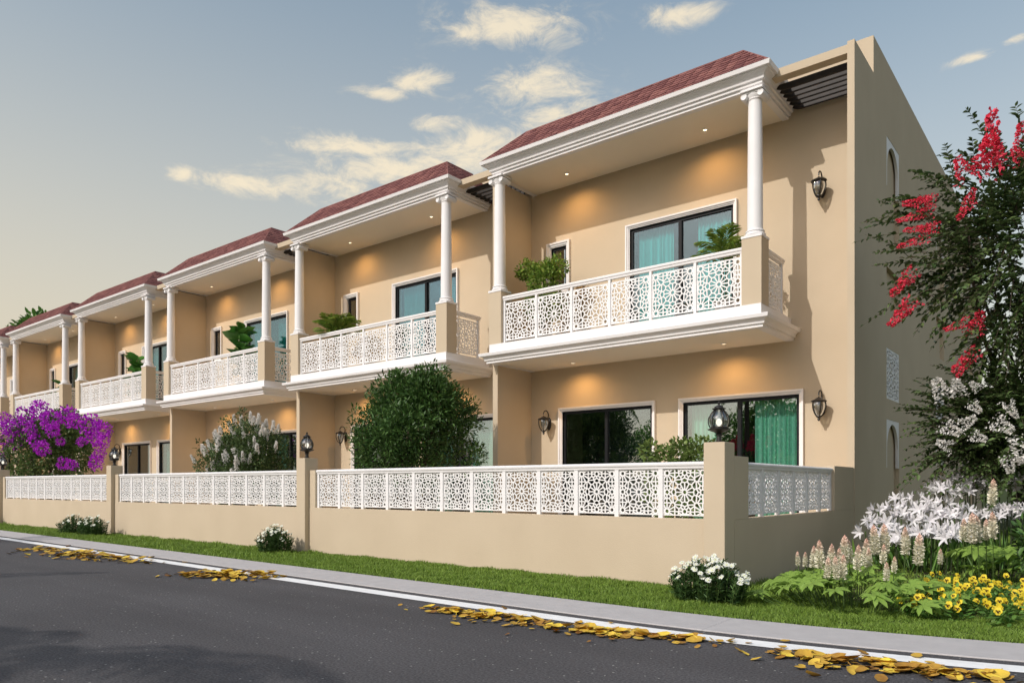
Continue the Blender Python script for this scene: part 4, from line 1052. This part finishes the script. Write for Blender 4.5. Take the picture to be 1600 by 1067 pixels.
def lilies(label, spots, s0, seed, zg=-.03):
    rn = random.Random(seed); pts = [at(*p) for p in spots]; cx_ = sum(p.x for p in pts) / len(pts); cy_ = sum(p.y for p in pts) / len(pts)
    T = thing('white_lilies', label, 'flowers', (cx_, cy_, zg), group='white lilies by the end wall')
    for p in pts:
        q = p - T.location; s = s0 * rn.uniform(.85, 1.15); link('flower_head', LH[rn.randrange(4)], T, q, (rn.uniform(-.2, .2), rn.uniform(-.2, .2), rn.uniform(0, 6)), (s, s, s))
        st = MB(); st.tube([(q.x * .92, q.y * .92, 0), (q.x * .97, q.y * .97, q.z * .6), (q.x, q.y, q.z + .02)], [.010, .009, .007], 5); st.build('stem', 'dark_stem' if rn.random() < .7 else 'stem', T)
    n = 60; P = np.stack([RNG.normal(0, .35, n), RNG.normal(0, .3, n), np.zeros(n)], 1); D = unit(np.stack([RNG.normal(0, .3, n), RNG.normal(0, .3, n), np.ones(n)], 1))
    link('leaves', leaves('lily_leaves', P, D, unit(RNG.normal(size=(n, 3))), RNG.uniform(.35, .6, n), .03, 'leaf_mid', droop=.3), T)
rn = random.Random(21)
front = []
for (px, py) in ((1352, 832), (1362, 815), (1372, 800), (1385, 820), (1395, 796), (1402, 782), (1408, 808), (1420, 795), (1425, 815), (1432, 782), (1440, 800), (1450, 816), (1455, 786), (1462, 800), (1470, 812), (1475, 790), (1485, 806), (1440, 834), (1456, 838), (1470, 836), (1490, 828), (1500, 812), (1508, 802), (1482, 842), (1400, 832), (1398, 848), (1500, 838), (1378, 838), (1412, 838)):
    front.append((px, py, 10.6 + (834 - py) * .022 + rn.uniform(-.15, .15)))
lilies('front cluster of white lilies behind the pink foamflowers', front, 1.25, 5)
back = [(px, py, 11.7 + (770 - py) * .016 + rn.uniform(-.2, .2)) for (px, py) in ((1460, 764), (1472, 770), (1480, 758), (1490, 768), (1500, 755), (1508, 772), (1515, 745), (1525, 760), (1535, 750), (1545, 765), (1555, 748), (1562, 762), (1575, 755), (1585, 765), (1595, 758), (1520, 738), (1540, 740), (1512, 762), (1590, 745), (1605, 755))]
lilies('tall rear cluster of white lilies under the white flowering tree', back, 1.3, 6)
side = [(px, py, 11.6 + rn.uniform(-.3, .3)) for (px, py) in ((1540, 808), (1552, 800), (1562, 810), (1574, 802), (1585, 808), (1596, 800), (1580, 796), (1568, 798), (1604, 808))]
lilies('small cluster of white lilies at the right edge above the pansies', side, 1.05, 7)

def pansy_mesh(name, r, seed):
    rn = random.Random(seed); mb = MB()
    for (a, s, z) in ((115, .95, -.004), (65, .95, -.004), (190, .85, 0), (-10, .85, 0), (-90, 1.0, .003)):
        a = R(a); c_ = (math.cos(a) * r * .5 * s, math.sin(a) * r * .5 * s); vs = []
        for k in range(9):
            t = 2 * math.pi * k / 9; vs.append((c_[0] + r * .55 * s * math.cos(t), c_[1] + r * .52 * s * math.sin(t), z + .10 * r * rn.uniform(-1, 1)))
        mb.add(vs, [tuple(range(9))], 0)
    for (a, s) in ((190, .8), (-10, .8), (-90, 1.0)):
        a = R(a); d = (math.cos(a), math.sin(a)); t = (-d[1], d[0]); q = r * s
        mb.add([(0, 0, .010), (d[0] * q * .42 + t[0] * q * .22, d[1] * q * .42 + t[1] * q * .22, .012), (d[0] * q * .6, d[1] * q * .6, .012), (d[0] * q * .42 - t[0] * q * .22, d[1] * q * .42 - t[1] * q * .22, .012)], [(0, 3, 2, 1)], 1)
    return mb.mesh(name, ['petal_yellow', 'pansy_eye'])
PN = [pansy_mesh('pansy_flower', .032, s) for s in (1, 2, 3, 4)]
def pansies(label, xr_, yr_, n, seed):
    rn = random.Random(seed); cx_, cy_ = (xr_[0] + xr_[1]) / 2, (yr_[0] + yr_[1]) / 2
    T = thing('pansies', label, 'flowers', (cx_, cy_, -.03), group='pansies in the bed')
    P = []; D = []
    for i in range(n):
        x = rn.uniform(*xr_) - cx_; y = rn.uniform(*yr_) - cy_; h = rn.uniform(.10, .24)
        o = link('flower', PN[i % 4], T, (x, y, h)); a = rn.uniform(-.9, .9)
        f = Vector((math.sin(a) + .25, -math.cos(a), rn.uniform(.0, .9))).normalized(); q = f.to_track_quat('Z', 'Y').to_euler(); o.rotation_euler = q; s = rn.uniform(.8, 1.2); o.scale = (s, s, s)
        for k in range(10): P.append((x + rn.uniform(-.08, .08), y + rn.uniform(-.08, .08), h * rn.uniform(0, .9))); b = rn.uniform(0, 6.3); D.append((math.cos(b), math.sin(b), rn.uniform(.2, 1)))
    m = len(P); link('foliage', leaves('pansy_foliage', np.array(P), np.array(D), np.tile([[0, 0, 1.0]], (m, 1)) + RNG.normal(0, .4, (m, 3)), .075 * RNG.uniform(.6, 1.2, m), .03, 'leaf_mid'), T)
pansies('bed of yellow pansies with dark faces at the right edge of the lawn', (-1.45, .8), (6.95, 9.0), 298, 3)

bed = MB(); n = 28; ring = []
for i in range(n):
    a = 2 * math.pi * i / n; ring.append((-.55 + 2.05 * math.cos(a) * (1 + .05 * math.sin(3 * a)), 9.9 + 3.0 * math.sin(a) * (1 + .04 * math.cos(5 * a)), -.012))
bed.add(ring, [tuple(range(n))]); structure(bed.build('flower_bed', 'soil'))
# low dark shrub at the right edge behind the pansies
c = at(1600, 870, 9.4)
bl = lumps((c.x + .25, 9.4, .42), (.42, .4, .42), 8, 4)
tree('low_shrub', 'low dark green shrub at the right edge behind the pansies', 'shrub', (c.x + .25, 9.4, -.03), bl, 1100, .09, .05, 'leaf_dark', .02, shell=.3)

# ------------------------------------------------------------------ crape myrtles
def sprays(anchors, n, Lr, leaf, seed, droop=.5, pairs=11):
    """arching twigs with leaves in pairs; anchors are (origin, direction)"""
    rg = np.random.default_rng(seed); P = []; D = []; N = []; S = []; tw = MB()
    for i in range(n):
        o, d = anchors[i % len(anchors)]; o = np.array(o) + rg.normal(0, .10, 3); d = unit(np.array(d) + rg.normal(0, .38, 3)); L = rg.uniform(*Lr); pts = []
        for k in range(7):
            t = k / 6; pts.append(o + d * L * t + np.array([0, 0, -droop * L * t * t * .5]))
        tw.tube([tuple(p) for p in pts], [.006 - .0007 * k for k in range(7)], 3)
        for k in range(pairs):
            t = .15 + .85 * (k + rg.uniform(-.3, .3)) / pairs; p = o + d * L * t + np.array([0, 0, -droop * L * t * t * .5]); tan = unit(d + np.array([0, 0, -droop * t])); sd = unit(np.cross(tan, np.array([0, 0, 1.0]) + rg.normal(0, .15, 3)))
            for s in (-1, 1):
                P.append(p); D.append(unit(tan * .55 + sd * s * .8 + rg.normal(0, .18, 3))); N.append(np.array([0, 0, 1.0]) + rg.normal(0, .35, 3)); S.append(leaf * rg.uniform(.7, 1.15) * (1 - .45 * max(0, t - .7) / .3))
    return np.array(P), np.array(D), np.array(N), np.array(S), tw
def crape(name, label, base, core, crad, outl, n_in, n_sp, leaf, lm, flowers, fm, seed, fl_len, Lr=(.45, .95)):
    """outl: points the branches reach towards; core: crown centre"""
    base = Vector(base); T = thing(name, label, 'tree', base); rg = np.random.default_rng(seed)
    co = np.array(core) - np.array(base); anch = []
    for p in outl:
        q = np.array(p) - np.array(base); d = unit(q - co); L = np.linalg.norm(q - co)
        for t in (.30, .5, .70): anch.append((co + (q - co) * t, unit(d + np.array([0, 0, .1]))))
    P, D, N, S, tw = sprays(anch, n_sp, Lr, leaf, seed)
    k = n_in; dd = unit(rg.normal(size=(k, 3))); Pi = co + dd * rg.uniform(.2, 1, (k, 1)) ** .5 * np.array(crad); Di = unit(dd + rg.normal(0, .7, (k, 3))); Ni = np.array([0, 0, 1.0]) + rg.normal(0, .5, (k, 3)); Si = leaf * rg.uniform(.7, 1.2, k)
    P = np.concatenate([P, Pi]); D = np.concatenate([D, Di]); N = np.concatenate([N, Ni]); S = np.concatenate([S, Si])
    link('crown', leaves(name + '_crown', P, D, unit(N), S, S * .52, lm), T)
    link('twigs', tw.mesh(name + '_twigs', 'bark'), T)['kind'] = 'stuff'
    tips = [tuple(co + (np.array(p) - np.array(base) - co) * .45) for p in outl[::3]] + [tuple(co)]
    limb_mb((0, 0, -.02), tips, .045, .3, random.Random(seed)).build('trunk', 'bark', T, smooth=True)
    pm = [panicle(name + '_panicle', fl_len, fl_len * .30, 170, .042, fm, s) for s in (5, 6, 7)]
    rn = random.Random(seed)
    for (p, d, s, kx) in flowers:
        q = Vector(p) - base; o = link('flower_cluster', pm[rn.randrange(3)], T, q, scale=(s * kx, s * kx, s)); aim(o, d)
        # leafy twig carrying the cluster
    return T
YR = 12.0
cr = at(1580, 400, YR)
outl = [at(px, py, YR + dy) for (px, py, dy) in ((1400, 300, -.2), (1395, 355, 0), (1420, 440, .1), (1440, 250, .1), (1490, 230, 0), (1545, 215, -.1), (1600, 200, 0), (1620, 260, -.4), (1660, 330, -.3), (1390, 330, 0), (1405, 400, -.2), (1400, 480, 0), (1480, 490, -.3), (1510, 560, -.2), (1530, 600, 0), (1560, 560, -.6), (1590, 600, -.4), (1620, 520, -.6), (1500, 350, -.9), (1540, 300, -.9), (1580, 380, -1.1), (1530, 440, -1.0), (1600, 470, -1.0), (1480, 400, -.6), (1700, 450, 0), (1680, 250, .2), (1590, 185, .2))]
fl = []
def F(px0, py0, px1, py1, s, dy=-.5, kx=1.0): a = at(px0, py0, YR + dy - .55); b = at(px1, py1, YR + dy - .55); fl.append((a, b - a, (b - a).length / .5 * s, kx))
F(1546, 280, 1551, 172, 1.0, -.7, .62); F(1545, 262, 1548, 225, 1.25, -.75, 1.9); F(1530, 272, 1552, 245, 1.3, -.7, 1.3)
F(1465, 318, 1412, 318, 1.0, -.3, .75); F(1465, 312, 1438, 312, 1.2, -.35, 1.2); F(1460, 330, 1402, 345, 1.0, -.3, .6); F(1465, 355, 1412, 360, 1.0, -.3, .6); F(1470, 355, 1440, 358, 1.15, -.35, 1.2); F(1455, 370, 1402, 386, 1.0, -.3, .6)
F(1512, 282, 1500, 255, 1.3, -.8, 1.3); F(1520, 310, 1500, 338, 1.2, -.8, 1.0); F(1512, 318, 1520, 300, 1.3, -.8, 1.3)
F(1432, 420, 1392, 462, 1.0, -.2, .9); F(1425, 425, 1408, 445, 1.2, -.2, 1.3); F(1432, 465, 1390, 508, 1.0, -.2, .9); F(1425, 472, 1410, 492, 1.2, -.2, 1.3)
F(1520, 500, 1476, 515, 1.0, -.1, .8); F(1530, 545, 1488, 580, 1.0, -.1, .9); F(1520, 525, 1530, 495, 1.3, -.15, 1.3); F(1515, 560, 1495, 590, 1.0, -.1, .8); F(1600, 240, 1598, 200, 1.2, -.3, 1.2); F(1598, 255, 1585, 235, 1.2, -.4, 1.2)
T = crape('crape_myrtle', 'tall crape myrtle tree with bright red flower clusters beside the end wall', (cr.x + 1.25, YR + .9, -.03), (cr.x + .2, YR + .2, cr.z), (.95, .55, 1.4), outl, 1900, 350, .104, 'leaf_crape', fl, 'petal_red', 31, .5, (.5, 1.05))

YW = 12.0
cw = at(1585, 680, YW)
outw = [at(px, py, YW + dy) for (px, py, dy) in ((1470, 605, 0), (1440, 630, 0), (1490, 600, .1), (1520, 590, 0), (1448, 655, 0), (1470, 690, -.2), (1462, 712, 0), (1500, 700, -.3), (1540, 725, -.3), (1580, 730, -.3), (1560, 600, -.2), (1600, 600, -.3), (1620, 650, -.3), (1540, 650, -.5), (1580, 660, -.5), (1510, 650, -.3))]
fl = []
YR = YW
for (a, b, c_, d, s) in ((1478, 625, 1466, 600, 1.2), (1500, 620, 1495, 600, 1.3), (1515, 628, 1528, 640, 1.2), (1498, 668, 1518, 655, 1.2), (1470, 662, 1495, 675, 1.1), (1490, 700, 1470, 692, 1.2), (1515, 678, 1535, 685, 1.2), (1548, 655, 1572, 668, 1.3), (1572, 625, 1580, 640, 1.3), (1598, 680, 1598, 705, 1.6), (1575, 710, 1578, 730, 1.3), (1580, 640, 1588, 650, 1.2), (1532, 610, 1520, 600, 1.2)): F(a, b, c_, d, s * 1.1, -.35, 1.5)
crape('white_crape_myrtle', 'smaller crape myrtle with white flower clusters below the red one', (cw.x + .45, YW + .6, -.03), (cw.x + .1, YW + .1, cw.z), (.8, .5, .72), outw, 3200, 360, .092, 'leaf_white', fl, 'petal_white', 47, .5)

# ------------------------------------------------------------------ trees further off
bl = lumps((-59.3, 20, 10.6), (2.9, 2.8, 2.6), 12, 2)
tree('distant_tree', 'leafy green tree showing above the farthest roof', 'tree', (-59.3, 20, 0), bl, 4200, .42, .26, 'leaf_mid', .3, shell=.4)
bl = lumps((4.5, 33, 3.6), (4.6, 3, 3.4), 12, 9)
tree('garden_tree', 'dark green tree behind the flowering trees at the right edge', 'tree', (4.5, 33, 0), bl, 5200, .30, .2, 'leaf_dark', .2, shell=.4)

# trees across the road: their reflections stand in the windows and their shadows on the road
bl = lumps((-19.2, -8.5, 2.6), (1.9, 1.7, 2.1), 12, 12)
tree('street_tree', 'round green tree across the road, reflected in the dark window', 'tree', (-19.2, -8.5, 0), bl, 4200, .16, .09, 'leaf_street', .1, shell=.45)
bl = lumps((-13.0, -8.5, 3.2), (3.0, 1.7, 2.6), 14, 15)
tree('street_tree', 'broad green tree across the road, reflected in the curtained window', 'tree', (-13.0, -8.5, 0), bl, 12000, .20, .12, 'leaf_street', .12, shell=.3)
for i, (x, z, lb) in enumerate(((-23.6, 1.9, 'red flowering bush across the road, reflected in the dark window'), (-13.8, 1.9, 'red flowering bush across the road, reflected in the curtained window'))):
    bl = lumps((x, -6.3, z), (1.5, .9, 1.5), 8, 20 + i); T, loc = tree('red_bush', lb, 'shrub', (x, -6.3, 0), bl, 1600, .13, .07, 'leaf_street', .05, shell=.4)
    pmr = panicle('red_bush_flower', .5, .18, 90, .07, 'petal_red', i); rn = random.Random(i)
    for k in range(36):
        b = rn.choice(loc); a = rn.uniform(0, 3.14); o = link('flower_cluster', pmr, T, (b[0] + b[3] * math.cos(a), b[1] + b[4] * math.sin(a), b[2] + rn.uniform(0, b[5])))
# palms across the road, shadows fall towards the houses
PF = [frond_mesh('palm_frond', 2.6, 30, .42, 'leaf_palm', s, .62, 1.0) for s in (1, 2)]
def palm(x, y, h, label, n=14, seed=1):
    T = thing('palm_tree', label, 'palm tree', (x, y, 0), group='palms across the road'); rn = random.Random(seed); t = MB()
    t.tube([(0, 0, 0), (.05, 0, h * .3), (.10, .03, h * .7), (.08, .05, h)], [.17, .13, .11, .10], 10); t.build('trunk', 'bark', T, smooth=True)
    for k in range(n): link('frond', PF[k % 2], T, (.08, .05, h - .05), (0, rn.uniform(-.5, .45), k * 2.399), (rn.uniform(.8, 1.1),) * 3)
palm(-7.5, -5.9, 5.4, 'palm across the road shading the near asphalt at the lower left', 13, 1)
palm(-19.2, -2.6, 5.4, 'palm across the road shading the far kerb at the left', 13, 2)
palm(-13.4, -6.2, 5.6, 'palm across the road whose frond tips shade the road at the left edge', 12, 3)

# ------------------------------------------------------------------ fallen leaves on the road
def fallen_mesh(name, r, seed):
    rn = random.Random(seed); mb = MB(); n = 7; vs = []; fs = []; curl = rn.uniform(.12, .38); tw_ = rn.uniform(-.25, .25)
    for i in range(n):
        t = i / (n - 1); wd = r * .60 * math.sin(math.pi * min(1, t * .86 + .10)) ** .8 * rn.uniform(.86, 1.1) if 0 < i < n - 1 else r * .03
        x = (t - .5) * 2 * r * .8; z = curl * r * (2 * t - 1) ** 2 * .6
        for s in (-1, 0, 1): vs.append((x + rn.uniform(-.03, .03) * r, s * wd, z + abs(s) * wd * curl + s * tw_ * wd * (t - .5) + .004))
    for i in range(n - 1):
        for k in range(2): fs.append((i * 3 + k, i * 3 + k + 1, i * 3 + k + 4, i * 3 + k + 3))
    mb.add(vs, fs); mb.tube([(-r * .8, 0, curl * r * .6), (-r * 1.15, .01, .006)], .003, 3); return mb.mesh(name, 'fallen', True)
FL = [fallen_mesh('fallen_leaf', .082, s) for s in range(6)]
def ground_pt(px, py): d = 1161 * EYE / (py - 759); u = (px - 800) / 1161.0 * d; return (-SH * d + CH * u, CH * d + SH * u)
rn = random.Random(77)
def drift(xa, ya, xb, yb, n, wdt, s0, label, pile=.02):
    a = ground_pt(xa, ya); b = ground_pt(xb, yb); nx, ny = -(b[1] - a[1]), b[0] - a[0]; L = math.hypot(nx, ny)
    for i in range(n):
        t = min(max(rn.gauss(.5, .25) if rn.random() < .7 else rn.random(), -.02), 1.02); w_ = wdt * (.35 + .75 * math.sin(math.pi * min(max(t, 0), 1)))
        cross = min(max(rn.gauss(0, .45), -1.1), 1) * w_
        x = a[0] + (b[0] - a[0]) * t + nx / L * cross; y = min(a[1] + (b[1] - a[1]) * t + ny / L * cross, kerb_y(x) - .14 + rn.uniform(0, .04)); s = s0 * rn.uniform(.6, 1.15)
        k = max(0, 1 - abs(cross) / (w_ + .01)); z = .006 + k * pile * rn.random()
        o = link('fallen_leaf', FL[rn.randrange(6)], None, (x, y, z), (rn.gauss(0, .15), rn.gauss(0, .15), rn.uniform(0, 6.28)), (s, s, s))
        tag(o, label, 'leaf', label.replace('yellow fallen leaf in', 'leaves of'))
SM = []
def small(xa, ya, xb, yb, n, wdt, s0):
    """the many smaller leaves and bits lying between the large ones"""
    a = ground_pt(xa, ya); b = ground_pt(xb, yb); nx, ny = -(b[1] - a[1]), b[0] - a[0]; L = math.hypot(nx, ny)
    for i in range(n):
        t = rn.gauss(.5, .27) if rn.random() < .8 else rn.uniform(-.15, 1.15); cross = rn.gauss(-.12, .5) * wdt * (2.4 if rn.random() < .14 else 1)
        x = a[0] + (b[0] - a[0]) * t + nx / L * cross; y = min(a[1] + (b[1] - a[1]) * t + ny / L * cross, kerb_y(x) - .15 + rn.uniform(0, .06))
        SM.append((x, y, s0 * rn.uniform(.3, .8)))
for (args, n, wdt, s0, lb, pile) in (((1200, 1022, 1555, 1062), 64, .19, .95, 'yellow fallen leaf in the drift nearest the camera at the lower right', .02), ((850, 980, 1102, 1002), 54, .16, .92, 'yellow fallen leaf in the long middle drift below the near daisies', .02),
        ((672, 952, 848, 974), 44, .15, .9, 'yellow fallen leaf in the drift left of the middle one', .02), ((295, 897, 425, 903), 66, .28, 1.1, 'yellow fallen leaf in the drift below the second daisy clump', .07), ((55, 860, 215, 879), 70, .34, 1.25, 'yellow fallen leaf in the farthest drift at the left', .08)):
    drift(*args, n, wdt, s0, lb, pile); small(*args, 95, wdt * 1.15, s0)
V = []; Fq = []; b = 0
for (x, y, s) in SM:
    me = FL[rn.randrange(6)]; co = np.empty(len(me.vertices) * 3, dtype=np.float32); me.vertices.foreach_get('co', co)
    mt = np.array(Euler((rn.gauss(0, .2), rn.gauss(0, .2), rn.uniform(0, 6.28))).to_matrix()); co = (co.reshape(-1, 3)[:21] * s) @ mt.T + np.array([x, y, .008])
    V.append(co); Fq.append(np.array([(i * 3 + k, i * 3 + k + 1, i * 3 + k + 4, i * 3 + k + 3) for i in range(6) for k in range(2)]) + b); b += 21
tag(link('leaf_litter', mesh_np('leaf_litter', np.concatenate(V), np.concatenate(Fq), 'litter', smooth=True)), 'small dry leaf scraps strewn between the larger fallen leaves', 'leaves', kind='stuff')
